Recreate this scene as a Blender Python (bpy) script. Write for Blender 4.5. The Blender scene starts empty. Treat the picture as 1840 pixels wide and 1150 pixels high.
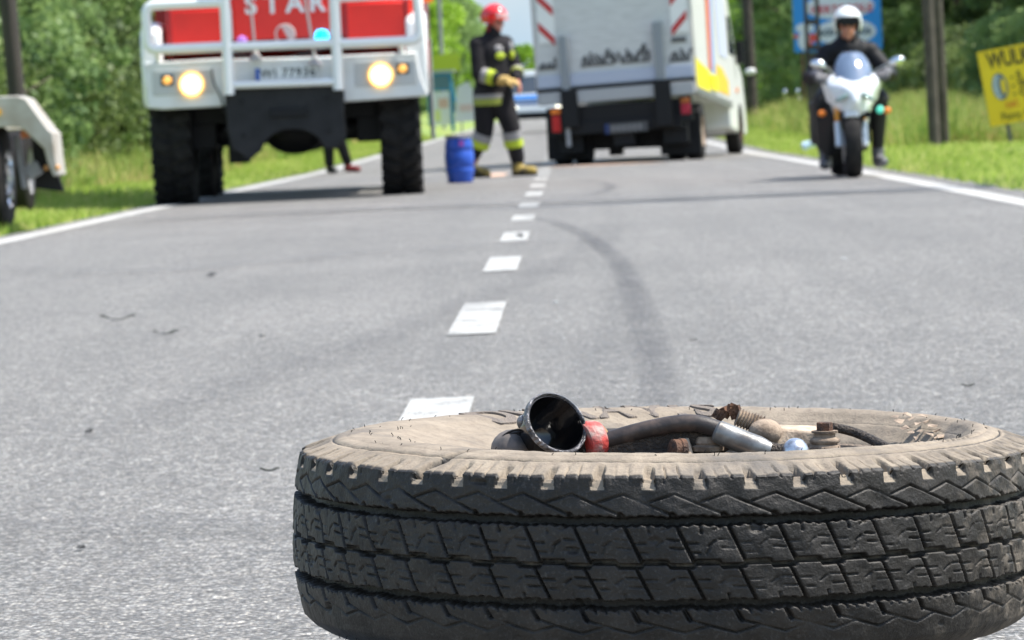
import bpy, bmesh, math, random
import numpy as np
from mathutils import Vector, Matrix
R_ = math.radians
S = bpy.context.scene
COL = S.collection

# ------------------------------------------------------------------ camera, sky, sun, exposure
cd = bpy.data.cameras.new('camera'); cam = bpy.data.objects.new('camera', cd); COL.objects.link(cam)
cd.lens = 144.1; cd.sensor_width = 36; cd.clip_start = .05; cd.clip_end = 3000
cd.dof.use_dof = True; cd.dof.focus_distance = 3.72; cd.dof.aperture_fstop = 25
fw = Vector((-0.01571364, 0.9987099, -0.0482869)); cx = Vector((0.99889821, 0.01354415, -0.04493234)); cu = Vector((0.04422037, 0.04893975, 0.99782236))
M = Matrix((cx, cu, -fw)).transposed().to_4x4(); M.translation = (0, 0, .56)
cam.matrix_world = M
S.camera = cam
SUN_EL, SUN_AZ = 60.0, 92.0          # azimuth measured from -Y (behind the camera) towards +X
az = R_(SUN_AZ); el = R_(SUN_EL)
sdir = Vector((math.sin(az)*math.cos(el), -math.cos(az)*math.cos(el), math.sin(el)))
w = bpy.data.worlds.new('World'); S.world = w; w.use_nodes = True
nt = w.node_tree; bg = nt.nodes['Background']
sky = nt.nodes.new('ShaderNodeTexSky'); sky.sky_type = 'NISHITA'; sky.sun_disc = False
sky.sun_elevation = el; sky.sun_rotation = math.atan2(sdir.x, sdir.y); sky.dust_density = 1.4; sky.air_density = 1.3
tcw = nt.nodes.new('ShaderNodeTexCoord'); sx = nt.nodes.new('ShaderNodeSeparateXYZ'); nt.links.new(tcw.outputs['Generated'], sx.inputs[0])
mr = nt.nodes.new('ShaderNodeMapRange'); mr.inputs[1].default_value = .02; mr.inputs[2].default_value = .22; mr.inputs[3].default_value = .85; mr.inputs[4].default_value = 0; nt.links.new(sx.outputs[2], mr.inputs[0])
cl = nt.nodes.new('ShaderNodeTexNoise'); cl.inputs['Scale'].default_value = 9; cl.inputs['Detail'].default_value = 6; nt.links.new(tcw.outputs['Generated'], cl.inputs[0])
cm_ = nt.nodes.new('ShaderNodeMapRange'); cm_.inputs[1].default_value = .42; cm_.inputs[2].default_value = .62; nt.links.new(cl.outputs[0], cm_.inputs[0])
hz = nt.nodes.new('ShaderNodeMix'); hz.data_type = 'RGBA'; hz.inputs[6].default_value = (1.9, 2.8, 3.7, 1); hz.inputs[7].default_value = (3.4, 3.65, 3.85, 1); nt.links.new(cm_.outputs[0], hz.inputs[0])
mw = nt.nodes.new('ShaderNodeMix'); mw.data_type = 'RGBA'; nt.links.new(mr.outputs[0], mw.inputs[0]); nt.links.new(sky.outputs[0], mw.inputs[6]); nt.links.new(hz.outputs[2], mw.inputs[7]); nt.links.new(mw.outputs[2], bg.inputs[0]); bg.inputs[1].default_value = .148
ld = bpy.data.lights.new('sun', 'SUN'); ld.energy = 4.6; ld.angle = R_(.53); ld.color = (1, .955, .88)
sun = bpy.data.objects.new('sun', ld); COL.objects.link(sun); sun.rotation_euler = sdir.to_track_quat('Z', 'Y').to_euler()
S.view_settings.view_transform = 'Standard'; S.view_settings.look = 'None'; S.view_settings.gamma = 1
S.view_settings.exposure = .72
S.render.engine = 'CYCLES'
S.cycles.max_bounces = 6; S.cycles.transparent_max_bounces = 12

# ------------------------------------------------------------------ tagging helpers
def tag(o, label=None, cat=None, group=None, kind=None):
    if label: o['label'] = label
    if cat: o['category'] = cat
    if group: o['group'] = group
    if kind: o['kind'] = kind
    return o
def thing(name, label, cat, loc=(0, 0, 0), rotz=0, group=None):
    o = bpy.data.objects.new(name, None); COL.objects.link(o); o.empty_display_size = .1
    o.location = loc; o.rotation_euler = (0, 0, rotz)
    return tag(o, label, cat, group)

# ------------------------------------------------------------------ materials
MATS = {}
def mat(name, col, rough=.6, metal=0, spec=.5, col2=None, nscale=8, bump=0, bscale=60, emit=None, es=1, coat=0, trans=0, alpha=1, stretch=None, fac=(.35, .65)):
    if name in MATS: return MATS[name]
    m = bpy.data.materials.new(name); m.use_nodes = True; n = m.node_tree.nodes; l = m.node_tree.links
    b = n['Principled BSDF']; b.inputs['Base Color'].default_value = (*col, 1); b.inputs['Roughness'].default_value = rough
    b.inputs['Metallic'].default_value = metal; b.inputs['Specular IOR Level'].default_value = spec
    b.inputs['Coat Weight'].default_value = coat; b.inputs['Transmission Weight'].default_value = trans; b.inputs['Alpha'].default_value = alpha
    tc = n.new('ShaderNodeTexCoord')
    if col2 or bump:
        mp = n.new('ShaderNodeMapping'); l.new(tc.outputs['Object'], mp.inputs[0])
        if stretch: mp.inputs['Scale'].default_value = stretch
    if col2:
        t = n.new('ShaderNodeTexNoise'); t.inputs['Scale'].default_value = nscale; t.inputs['Detail'].default_value = 6
        l.new(mp.outputs[0], t.inputs[0])
        r = n.new('ShaderNodeMapRange'); r.inputs[1].default_value = fac[0]; r.inputs[2].default_value = fac[1]
        l.new(t.outputs[0], r.inputs[0])
        mx = n.new('ShaderNodeMix'); mx.data_type = 'RGBA'; mx.inputs[6].default_value = (*col, 1); mx.inputs[7].default_value = (*col2, 1)
        l.new(r.outputs[0], mx.inputs[0]); l.new(mx.outputs[2], b.inputs['Base Color'])
    if bump:
        t2 = n.new('ShaderNodeTexNoise'); t2.inputs['Scale'].default_value = bscale; t2.inputs['Detail'].default_value = 5
        l.new(mp.outputs[0], t2.inputs[0])
        bp = n.new('ShaderNodeBump'); bp.inputs['Strength'].default_value = bump; bp.inputs['Distance'].default_value = .01
        l.new(t2.outputs[0], bp.inputs['Height']); l.new(bp.outputs[0], b.inputs['Normal'])
    if emit:
        b.inputs['Emission Color'].default_value = (*emit, 1); b.inputs['Emission Strength'].default_value = es
    MATS[name] = m; return m

# ------------------------------------------------------------------ mesh builder
class MB:
    def __init__(s): s.v = []; s.f = []; s.mi = []; s.m = None; s.cur = 0
    def add(s, vs, fs):
        o = len(s.v)
        if s.m is not None: vs = [s.m @ Vector(v) for v in vs]
        s.v += [tuple(v) for v in vs]; s.f += [tuple(i+o for i in f) for f in fs]; s.mi += [s.cur]*len(fs)
        return s
    def box(s, c, d, rot=None):
        hx, hy, hz = d[0]/2, d[1]/2, d[2]/2
        vs = [Vector((x, y, z)) for x in (-hx, hx) for y in (-hy, hy) for z in (-hz, hz)]
        if rot is not None: vs = [rot @ v for v in vs]
        c = Vector(c); vs = [v+c for v in vs]
        return s.add(vs, [(0, 1, 3, 2), (4, 6, 7, 5), (0, 4, 5, 1), (2, 3, 7, 6), (0, 2, 6, 4), (1, 5, 7, 3)])
    def lathe(s, prof, origin=(0, 0, 0), axis=(0, 0, 1), n=24, caps=True, sc=(1, 1)):
        q = Vector(axis).to_track_quat('Z', 'Y'); o = Vector(origin); vs = []; fs = []
        for r, z in prof:
            for k in range(n):
                a = 2*math.pi*k/n; vs.append(o + q @ Vector((r*math.cos(a)*sc[0], r*math.sin(a)*sc[1], z)))
        for i in range(len(prof)-1):
            for k in range(n):
                k2 = (k+1) % n; fs.append((i*n+k, i*n+k2, (i+1)*n+k2, (i+1)*n+k))
        if caps:
            fs.append(tuple(range(n-1, -1, -1))); fs.append(tuple((len(prof)-1)*n+k for k in range(n)))
        return s.add(vs, fs)
    def cyl(s, a, b, r0, r1=None, n=16):
        a = Vector(a); b = Vector(b); r1 = r0 if r1 is None else r1
        return s.lathe([(r0, 0), (r1, (b-a).length)], a, b-a, n)
    def cap(s, a, b, r0, r1=None, n=14, k=5):
        a = Vector(a); b = Vector(b); r1 = r0 if r1 is None else r1; L = max((b-a).length, 1e-5)
        pr = [(max(r0*math.sin(math.pi/2*i/k), 1e-4), -r0*math.cos(math.pi/2*i/k)) for i in range(k+1)]
        pr += [(max(r1*math.cos(math.pi/2*i/k), 1e-4), L+r1*math.sin(math.pi/2*i/k)) for i in range(k+1)]
        return s.lathe(pr, a, (b-a) if (b-a).length > 1e-5 else (0, 0, 1), n)
    def ell(s, c, r, rot=None, n=18, k=10):
        vs = []; fs = []; c = Vector(c)
        for i in range(k+1):
            t = math.pi*i/k
            for j in range(n):
                a = 2*math.pi*j/n; v = Vector((r[0]*math.sin(t)*math.cos(a), r[1]*math.sin(t)*math.sin(a), -r[2]*math.cos(t)))
                if i in (0, k): v += Vector((1e-4*math.cos(a), 1e-4*math.sin(a), 0))
                if rot is not None: v = rot @ v
                vs.append(c+v)
        for i in range(k):
            for j in range(n):
                j2 = (j+1) % n; fs.append((i*n+j, i*n+j2, (i+1)*n+j2, (i+1)*n+j))
        fs.append(tuple(range(n-1, -1, -1))); fs.append(tuple(k*n+j for j in range(n)))
        return s.add(vs, fs)
    def tube(s, pts, r, n=10, rr=None, closed=False):
        pts = [Vector(p) for p in pts]; vs = []; fs = []; N = len(pts)
        up = None
        for i, p in enumerate(pts):
            if closed: t = pts[(i+1) % N]-pts[i-1]
            else: t = (pts[min(i+1, N-1)]-pts[max(i-1, 0)])
            t.normalize()
            if up is None: up = t.orthogonal().normalized()
            up = (up - t*up.dot(t)).normalized(); sd = t.cross(up)
            q = r if rr is None else rr[i]
            for k in range(n):
                a = 2*math.pi*k/n; vs.append(p+up*(q*math.cos(a))+sd*(q*math.sin(a)))
        m = N if closed else N-1
        for i in range(m):
            i2 = (i+1) % N
            for k in range(n):
                k2 = (k+1) % n; fs.append((i*n+k, i*n+k2, i2*n+k2, i2*n+k))
        if not closed: fs.append(tuple(range(n-1, -1, -1))); fs.append(tuple((N-1)*n+k for k in range(n)))
        return s.add(vs, fs)
    def prism(s, poly, y0, y1, plane='xz'):
        n = len(poly)
        f = (lambda a, b, c: (a, c, b)) if plane == 'xz' else ((lambda a, b, c: (c, a, b)) if plane == 'yz' else (lambda a, b, c: (a, b, c)))
        vs = [f(a, b, y0) for a, b in poly]+[f(a, b, y1) for a, b in poly]
        fs = [tuple(range(n)), tuple(range(2*n-1, n-1, -1))]+[(i, n+i, n+(i+1) % n, (i+1) % n) for i in range(n)]
        return s.add(vs, fs)
    def hull(s, pts):
        bm = bmesh.new()
        for p in pts: bm.verts.new(p)
        bmesh.ops.convex_hull(bm, input=bm.verts[:]); bm.verts.ensure_lookup_table()
        for v in [v for v in bm.verts if not v.link_faces]: bm.verts.remove(v)
        bm.verts.index_update()
        s.add([v.co.copy() for v in bm.verts], [[v.index for v in f.verts] for f in bm.faces]); bm.free(); return s
    def build(s, name, m, parent=None, smooth=40, bevel=0, voxel=0, sm=0, solid=0):
        me = bpy.data.meshes.new(name); me.from_pydata(s.v, [], s.f)
        for k in (m if isinstance(m, (list, tuple)) else [m]): me.materials.append(k)
        if any(s.mi): me.polygons.foreach_set('material_index', s.mi)
        bm = bmesh.new(); bm.from_mesh(me); bmesh.ops.recalc_face_normals(bm, faces=bm.faces[:]); bm.to_mesh(me); bm.free()
        if smooth:
            me.shade_smooth()
            try: me.set_sharp_from_angle(angle=R_(smooth))
            except Exception: pass
        o = bpy.data.objects.new(name, me); COL.objects.link(o)
        if parent: o.parent = parent
        if solid: md = o.modifiers.new('solid', 'SOLIDIFY'); md.thickness = solid
        if voxel:
            md = o.modifiers.new('remesh', 'REMESH'); md.mode = 'VOXEL'; md.voxel_size = voxel; md.use_smooth_shade = True
            if sm: md = o.modifiers.new('smooth', 'SMOOTH'); md.iterations = sm; md.factor = .5
        if bevel: md = o.modifiers.new('bevel', 'BEVEL'); md.width = bevel; md.segments = 2; md.limit_method = 'ANGLE'; md.angle_limit = R_(35)
        return o
def textmesh(s, size, ext=.004, align='CENTER', space=1, shear=0, bold=0):
    cu_ = bpy.data.curves.new('txt', 'FONT'); cu_.body = s; cu_.size = size; cu_.extrude = ext; cu_.align_x = align; cu_.align_y = 'CENTER'; cu_.space_character = space; cu_.shear = shear; cu_.offset = bold*size
    o = bpy.data.objects.new('txt', cu_); COL.objects.link(o); bpy.context.view_layer.update()
    me = bpy.data.meshes.new_from_object(o.evaluated_get(bpy.context.evaluated_depsgraph_get()))
    bpy.data.objects.remove(o); return me
def text(name, s, size, m, loc, parent, rot=(R_(90), 0, 0), ext=.004, bold=0, **k):
    me = textmesh(s, size, ext, bold=bold, **k); me.materials.clear(); me.materials.append(m)
    if bold:
        co = np.zeros(len(me.vertices)*3); me.vertices.foreach_get('co', co)
    o = bpy.data.objects.new(name, me); COL.objects.link(o); o.location = loc; o.rotation_euler = rot; o.parent = parent
    return o
def mesh_np(name, v, f, m, smooth=False):
    me = bpy.data.meshes.new(name); v = np.asarray(v, dtype=np.float32); f = np.asarray(f, dtype=np.int32); k = f.shape[1]
    me.vertices.add(len(v)); me.vertices.foreach_set('co', v.ravel())
    me.loops.add(f.size); me.loops.foreach_set('vertex_index', f.ravel())
    me.polygons.add(len(f)); me.polygons.foreach_set('loop_start', np.arange(0, f.size, k, dtype=np.int32)); me.polygons.foreach_set('loop_total', np.full(len(f), k, dtype=np.int32))
    me.update(calc_edges=True); me.validate()
    if smooth: me.shade_smooth()
    me.materials.append(m); return me

# ------------------------------------------------------------------ ground, road, markings
def zroad(y): return 0 if y < 55 else .0038*(y-55)
def zland(x, y):
    z = zroad(y) - .03
    if x < -3.6:
        t = min(max((y-85)/45, 0), 1); t = t*t*(3-2*t); d = min((-3.6-x)/1.2, 1)
        z += .5*t*d + .02*d
    if x > 2.9:
        d = min((x-2.9)/4, 1); z += .03*d
    e = min(min(abs(x+3.5), abs(x-2.8))/1.5, 1)
    z += e*.04*math.sin(x*1.7+y*.31)*math.sin(y*.23+1.3)
    return z
def sheet(name, xs, ys, zf, m):
    v = [(x, y, zf(x, y)) for y in ys for x in xs]; n = len(xs)
    f = [(j*n+i, j*n+i+1, (j+1)*n+i+1, (j+1)*n+i) for j in range(len(ys)-1) for i in range(n-1)]
    me = mesh_np(name, v, f, m, True); o = bpy.data.objects.new(name, me); COL.objects.link(o); return o

def asphalt():
    m = bpy.data.materials.new('asphalt'); m.use_nodes = True; n = m.node_tree.nodes; l = m.node_tree.links; b = n['Principled BSDF']
    tc = n.new('ShaderNodeTexCoord')
    def tex(kind, scale, det=3, stretch=None):
        t = n.new(kind); t.inputs['Scale'].default_value = scale
        if 'Noise' in kind: t.inputs['Detail'].default_value = det
        if stretch:
            mp = n.new('ShaderNodeMapping'); mp.inputs['Scale'].default_value = stretch; l.new(tc.outputs['Object'], mp.inputs[0]); l.new(mp.outputs[0], t.inputs['Vector'])
        else: l.new(tc.outputs['Object'], t.inputs['Vector'])
        return t
    def rng(src, a, b_, c, d):
        r = n.new('ShaderNodeMapRange'); r.inputs[1].default_value = a; r.inputs[2].default_value = b_; r.inputs[3].default_value = c; r.inputs[4].default_value = d; l.new(src, r.inputs[0]); return r.outputs[0]
    def mul(a, b_):
        q = n.new('ShaderNodeMath'); q.operation = 'MULTIPLY'; l.new(a, q.inputs[0]); l.new(b_, q.inputs[1]); return q.outputs[0]
    v = tex('ShaderNodeTexVoronoi', 150); sep = n.new('ShaderNodeSeparateColor'); l.new(v.outputs['Color'], sep.inputs[0])
    big = tex('ShaderNodeTexNoise', .55, 5); mid = tex('ShaderNodeTexNoise', 14, 8); streak = tex('ShaderNodeTexNoise', 1, 4, (3.2, .12, 1)); fine = tex('ShaderNodeTexNoise', 420, 2)
    g = mul(mul(rng(sep.outputs[0], 0, 1, .30, 1.75), rng(big.outputs[0], .3, .7, .86, 1.12)), mul(rng(mid.outputs[0], .3, .7, .82, 1.16), rng(streak.outputs[0], .3, .7, .88, 1.1)))
    v3 = tex('ShaderNodeTexVoronoi', 62); s3 = n.new('ShaderNodeSeparateColor'); l.new(v3.outputs['Color'], s3.inputs[0])
    v4 = tex('ShaderNodeTexVoronoi', 105); s4 = n.new('ShaderNodeSeparateColor'); l.new(v4.outputs['Color'], s4.inputs[0])
    g = mul(mul(g, rng(s3.outputs[0], 0, 1, .74, 1.26)), rng(s4.outputs[0], .80, .98, .92, 1.9))
    cr = n.new('ShaderNodeMix'); cr.data_type = 'RGBA'; cr.inputs[6].default_value = (.262, .251, .235, 1); cr.inputs[7].default_value = (.365, .335, .290, 1); l.new(rng(sep.outputs[1], .3, .9, 0, 1), cr.inputs[0])
    vm = n.new('ShaderNodeVectorMath'); vm.operation = 'SCALE'; l.new(cr.outputs[2], vm.inputs[0]); l.new(g, vm.inputs['Scale'])
    pit = rng(v.outputs['Distance'], .25, .62, 1.1, .35)
    vm2 = n.new('ShaderNodeVectorMath'); vm2.operation = 'SCALE'; l.new(vm.outputs[0], vm2.inputs[0]); l.new(pit, vm2.inputs['Scale']); l.new(vm2.outputs[0], b.inputs['Base Color'])
    b.inputs['Sheen Weight'].default_value = .22; b.inputs['Sheen Roughness'].default_value = .45; b.inputs['Sheen Tint'].default_value = (1, .98, .95, 1)
    b.inputs['Roughness'].default_value = .75; l.new(rng(sep.outputs[2], .5, 1, .80, .38), b.inputs['Roughness'])
    d = rng(v.outputs['Distance'], 0, .7, 1, 0)
    ad = n.new('ShaderNodeMath'); ad.operation = 'ADD'; l.new(d, ad.inputs[0]); l.new(fine.outputs[0], ad.inputs[1])
    bp = n.new('ShaderNodeBump'); bp.inputs['Strength'].default_value = 1.0; bp.inputs['Distance'].default_value = .0055; l.new(ad.outputs[0], bp.inputs['Height']); l.new(bp.outputs[0], b.inputs['Normal'])
    return m
ASPH = asphalt()
def grassmat(name, a, b_, c, tr=.35, ns=.9):
    m = bpy.data.materials.new(name); m.use_nodes = True; n = m.node_tree.nodes; l = m.node_tree.links; b = n['Principled BSDF']
    g = n.new('ShaderNodeNewGeometry'); t = n.new('ShaderNodeTexNoise'); t.inputs['Scale'].default_value = ns; t.inputs['Detail'].default_value = 6; l.new(g.outputs['Position'], t.inputs[0])
    t2 = n.new('ShaderNodeTexNoise'); t2.inputs['Scale'].default_value = ns*14; l.new(g.outputs['Position'], t2.inputs[0])
    cr = n.new('ShaderNodeValToRGB'); e = cr.color_ramp.elements; e[0].position = .36; e[0].color = (*a, 1); e[1].position = .62; e[1].color = (*c, 1); x = e.new(.5); x.color = (*b_, 1)
    mx = n.new('ShaderNodeMath'); mx.operation = 'MULTIPLY_ADD'; mx.inputs[1].default_value = .5; l.new(t2.outputs[0], mx.inputs[0])
    m2 = n.new('ShaderNodeMath'); m2.operation = 'MULTIPLY'; m2.inputs[1].default_value = .5; l.new(t.outputs[0], m2.inputs[0]); l.new(m2.outputs[0], mx.inputs[2])
    l.new(mx.outputs[0], cr.inputs[0]); l.new(cr.outputs[0], b.inputs['Base Color']); b.inputs['Roughness'].default_value = .6; b.inputs['Specular IOR Level'].default_value = .25
    if tr:
        tl = n.new('ShaderNodeBsdfTranslucent'); l.new(cr.outputs[0], tl.inputs[0]); ms = n.new('ShaderNodeMixShader'); ms.inputs[0].default_value = tr
        l.new(b.outputs[0], ms.inputs[1]); l.new(tl.outputs[0], ms.inputs[2]); l.new(ms.outputs[0], n['Material Output'].inputs[0])
    return m
LAND = grassmat('turf', (.12, .20, .03), (.20, .29, .045), (.34, .32, .12), 0)
BLADE = grassmat('grass_blades', (.18, .31, .05), (.42, .54, .10), (.70, .66, .28), .45, ns=1.6)
WILD = grassmat('wild_grass', (.16, .30, .05), (.34, .42, .10), (.56, .44, .20), .35)

ys = list(np.arange(-30, 0, 3))+list(np.arange(0, 120, 1.0))+list(np.arange(120, 460, 5))+[600, 900, 1500]
xsl = [-900, -400, -150, -80, -50, -35, -25, -18, -14, -11, -9, -8, -7, -6.2, -5.6, -5, -4.6, -4.2, -3.9, -3.6, -3.45]
xsr = [2.75, 2.95, 3.2, 3.6, 4, 4.5, 5, 5.6, 6.2, 7, 8, 9, 10.5, 12, 14, 18, 25, 35, 50, 80, 150, 400, 900]
def zl2(x, y): return zland(x, min(y, 460))
tag(sheet('ground', xsl+xsr, ys, zl2, LAND), kind='structure')
rx = [-3.5, -3.0, -2, -1, -.3, .5, 1.5, 2.4, 2.8]
tag(sheet('road', rx, ys[:-3], lambda x, y: zroad(y), ASPH), kind='structure')
def worn_paint(name, c1, c2):
    m = mat(name, c1, .65, col2=c2, nscale=14, bump=.3, bscale=300, fac=(.45, .75)); n = m.node_tree.nodes; l = m.node_tree.links; b = n['Principled BSDF']
    tc = n.new('ShaderNodeTexCoord'); t = n.new('ShaderNodeTexNoise'); t.inputs['Scale'].default_value = 150; t.inputs['Detail'].default_value = 4; l.new(tc.outputs['Object'], t.inputs[0])
    t2 = n.new('ShaderNodeTexNoise'); t2.inputs['Scale'].default_value = 6; t2.inputs['Detail'].default_value = 6; l.new(tc.outputs['Object'], t2.inputs[0])
    a = n.new('ShaderNodeMath'); a.operation = 'ADD'; l.new(t.outputs[0], a.inputs[0]); l.new(t2.outputs[0], a.inputs[1])
    r = n.new('ShaderNodeMapRange'); r.inputs[1].default_value = 1.12; r.inputs[2].default_value = 1.22; r.inputs[3].default_value = 1; r.inputs[4].default_value = .15; l.new(a.outputs[0], r.inputs[0]); l.new(r.outputs[0], b.inputs['Alpha']); return m
PAINT = worn_paint('road_paint', (.43, .425, .40), (.34, .335, .32))
PAINTW = worn_paint('edge_paint', (.50, .49, .46), (.38, .37, .35))
for nm, xa, xb in (('edge_line', -3.36, -3.20), ('edge_line', 2.34, 2.50)):
    yy = list(np.arange(4, 300, 2.0)); sway = (lambda y: .05*math.sin((y-20)*.09)) if xa > 0 else (lambda y: .0)
    v = [(x+sway(y), y, zroad(y)+.004) for y in yy for x in (xa, xb)]
    f = [(2*i, 2*i+1, 2*i+3, 2*i+2) for i in range(len(yy)-1)]
    o = bpy.data.objects.new(nm, mesh_np(nm, v, f, PAINTW)); COL.objects.link(o); tag(o, kind='structure')
mb = MB()
st = [(2.4, 4.3), (6.45, 8.35), (10.85, 12.72), (15.35, 16.95), (19.12, 20.68), (22.98, 24.35), (26.5, 28.15)]
y = 30.4
while y < 200: st.append((y, y+1.7)); y += 3.9
for a, b_ in st:
    mb.add([(-.345, a, zroad(a)+.004), (-.215, a, zroad(a)+.004), (-.215, b_, zroad(b_)+.004), (-.345, b_, zroad(b_)+.004)], [(0, 1, 2, 3)])
tag(mb.build('centre_line', PAINT, smooth=0), kind='structure')

# tyre marks of rubber and one painted pole shadow: thin sheets on the road, breaking up towards their ends and sides
def rubber_shade_mark(name, strength):
    m = bpy.data.materials.new(name); m.use_nodes = True; n = m.node_tree.nodes; l = m.node_tree.links; b = n['Principled BSDF']
    b.inputs['Base Color'].default_value = (.07, .07, .078, 1); b.inputs['Roughness'].default_value = .7
    uv = n.new('ShaderNodeUVMap'); uv.uv_map = 'UVMap'; sp = n.new('ShaderNodeSeparateXYZ'); l.new(uv.outputs[0], sp.inputs[0])
    def mth(op, a, b2=None, **k):
        q = n.new('ShaderNodeMath'); q.operation = op
        for i, z in enumerate((a, b2)):
            if z is None: continue
            if isinstance(z, (int, float)): q.inputs[i].default_value = z
            else: l.new(z, q.inputs[i])
        q.use_clamp = k.get('c', False); return q.outputs[0]
    def hump(s_, p): return mth('POWER', mth('MULTIPLY', mth('MULTIPLY', s_, mth('SUBTRACT', 1, s_)), 4, c=True), p)
    tc = n.new('ShaderNodeTexCoord'); t = n.new('ShaderNodeTexNoise'); t.inputs['Scale'].default_value = 60; t.inputs['Detail'].default_value = 5; l.new(tc.outputs['Object'], t.inputs[0])
    t2 = n.new('ShaderNodeTexNoise'); t2.inputs['Scale'].default_value = 2.5; l.new(tc.outputs['Object'], t2.inputs[0])
    a = mth('MULTIPLY', mth('MULTIPLY', hump(sp.outputs[0], .9), hump(sp.outputs[1], .45)), mth('MULTIPLY', mth('MULTIPLY', t.outputs[0], t2.outputs[0]), strength*4), c=True)
    l.new(a, b.inputs['Alpha']); return m
def skid(pts, wd, m, z=.006):
    pts = [Vector((p[0], p[1], 0)) for p in pts]; dense = []
    for i in range(len(pts)-1):
        p0 = pts[max(i-1, 0)]; p1 = pts[i]; p2 = pts[i+1]; p3 = pts[min(i+2, len(pts)-1)]
        for k in range(8):
            t = k/8; dense.append(.5*((2*p1)+(p2-p0)*t+(2*p0-5*p1+4*p2-p3)*t*t+(3*p1-p0-3*p2+p3)*t**3))
    dense.append(pts[-1]); v = []; N = len(dense)
    for i, p in enumerate(dense):
        t = (dense[min(i+1, N-1)]-dense[max(i-1, 0)]).normalized(); sd = Vector((t.y, -t.x, 0))
        for q in (-1, 1): c = p+sd*wd/2*q; v.append((c.x, c.y, zroad(c.y)+z))
    f = [(2*i, 2*i+1, 2*i+3, 2*i+2) for i in range(N-1)]
    me = mesh_np('skid_shade_mark', v, f, m); uv = me.uv_layers.new(name='UVMap')
    for p in me.polygons:
        for li in p.loop_indices:
            vi = me.loops[li].vertex_index; uv.data[li].uv = (vi % 2, (vi//2)/(N-1))
    o = bpy.data.objects.new('skid_shade_mark', me); COL.objects.link(o); tag(o, kind='structure')
RM = rubber_shade_mark('rubber_mark', .27); RM2 = rubber_shade_mark('faint_rubber_mark', .09); SHADE_BAND = rubber_shade_mark('dark_line', .7)
skid([(-.3, 24.6), (-.2, 23.4), (-.05, 21.7), (.08, 19), (.16, 16.5), (.185, 14.2), (.185, 12), (.18, 10.5), (.17, 9.1), (.15, 7.6), (.12, 5.5)], .11, RM)
skid([(-.05, 38), (.25, 35.5), (.33, 33), (.25, 31), (.05, 29.6), (-.3, 28.8)], .12, RM, .0075)
skid([(-.95, 7.5), (-.75, 9), (-.5, 11), (-.2, 14), (.1, 18), (.2, 22)], .22, RM2, .009)
skid([(-.03, 5), (0, 7), (.06, 9.5), (.12, 12), (.15, 14.5)], .16, RM2, .0105)
skid([(-3, 6.8), (-1.5, 6.1), (-.4, 5.75), (.8, 5.5), (2.2, 5.6)], .22, RM2, .0120)
skid([(-2.9, 19), (-1.8, 17), (-.9, 18.2), (.2, 18.5)], .5, RM2, .0135)
skid([(-3, 27.5), (-1, 27.8), (1, 27.1), (2.3, 26)], .45, SHADE_BAND, .015)  # dark band painted across the road to strengthen the pole's cast shadow

# ------------------------------------------------------------------ materials used by objects
WHITE = mat('white_paint', (.72, .73, .72), .35, coat=.3, col2=(.60, .60, .57), nscale=5, fac=(.45, .75))
WHITEB = mat('bright_white_paint', (.82, .83, .82), .3, coat=.4)
RED = mat('red_paint', (.86, .018, .008), .38, coat=.3, col2=(.74, .014, .008), nscale=3)
DRED = mat('dark_red_paint', (.35, .012, .015), .4)
BLACK = mat('black_plastic', (.007, .007, .008), .6, spec=.3)
DARK = mat('dark_grey_steel', (.020, .020, .022), .6, spec=.3, col2=(.012, .012, .013), nscale=9)
RUB = mat('rubber', (.008, .008, .009), .85, spec=.25, col2=(.022, .020, .019), nscale=14)
STEEL = mat('steel', (.45, .46, .47), .38, metal=.8, col2=(.3, .3, .31), nscale=25)
GREY = mat('grey_paint', (.30, .31, .33), .5)
CHROME = mat('chrome', (.75, .77, .8), .12, metal=1)
GLASSD = mat('dark_glass', (.03, .04, .05), .05, spec=.8)
PLATE = mat('plate_white', (.78, .78, .76), .5)
INK = mat('plate_ink', (.02, .03, .03), .6)
BLUE = mat('blue_paint', (.02, .10, .42), .5)
YEL = mat('yellow_paint', (.80, .58, .01), .5)
SKIN = mat('skin', (.46, .19, .12), .5)
ORANGE = mat('orange_lens', (.85, .22, .02), .3)
REDL = mat('red_lens', (.48, .012, .01), .3)
HEADL = mat('headlight_lit', (.9, .8, .6), .3, emit=(1, .74, .30), es=2.0)
HEADR = mat('headlight_rim', (.7, .42, .12), .35, emit=(1, .50, .08), es=.7)
SIL = mat('silver_reflective', (.28, .27, .27), .6)
FLUO = mat('fluorescent_yellow', (.46, .56, .03), .7)

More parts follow.
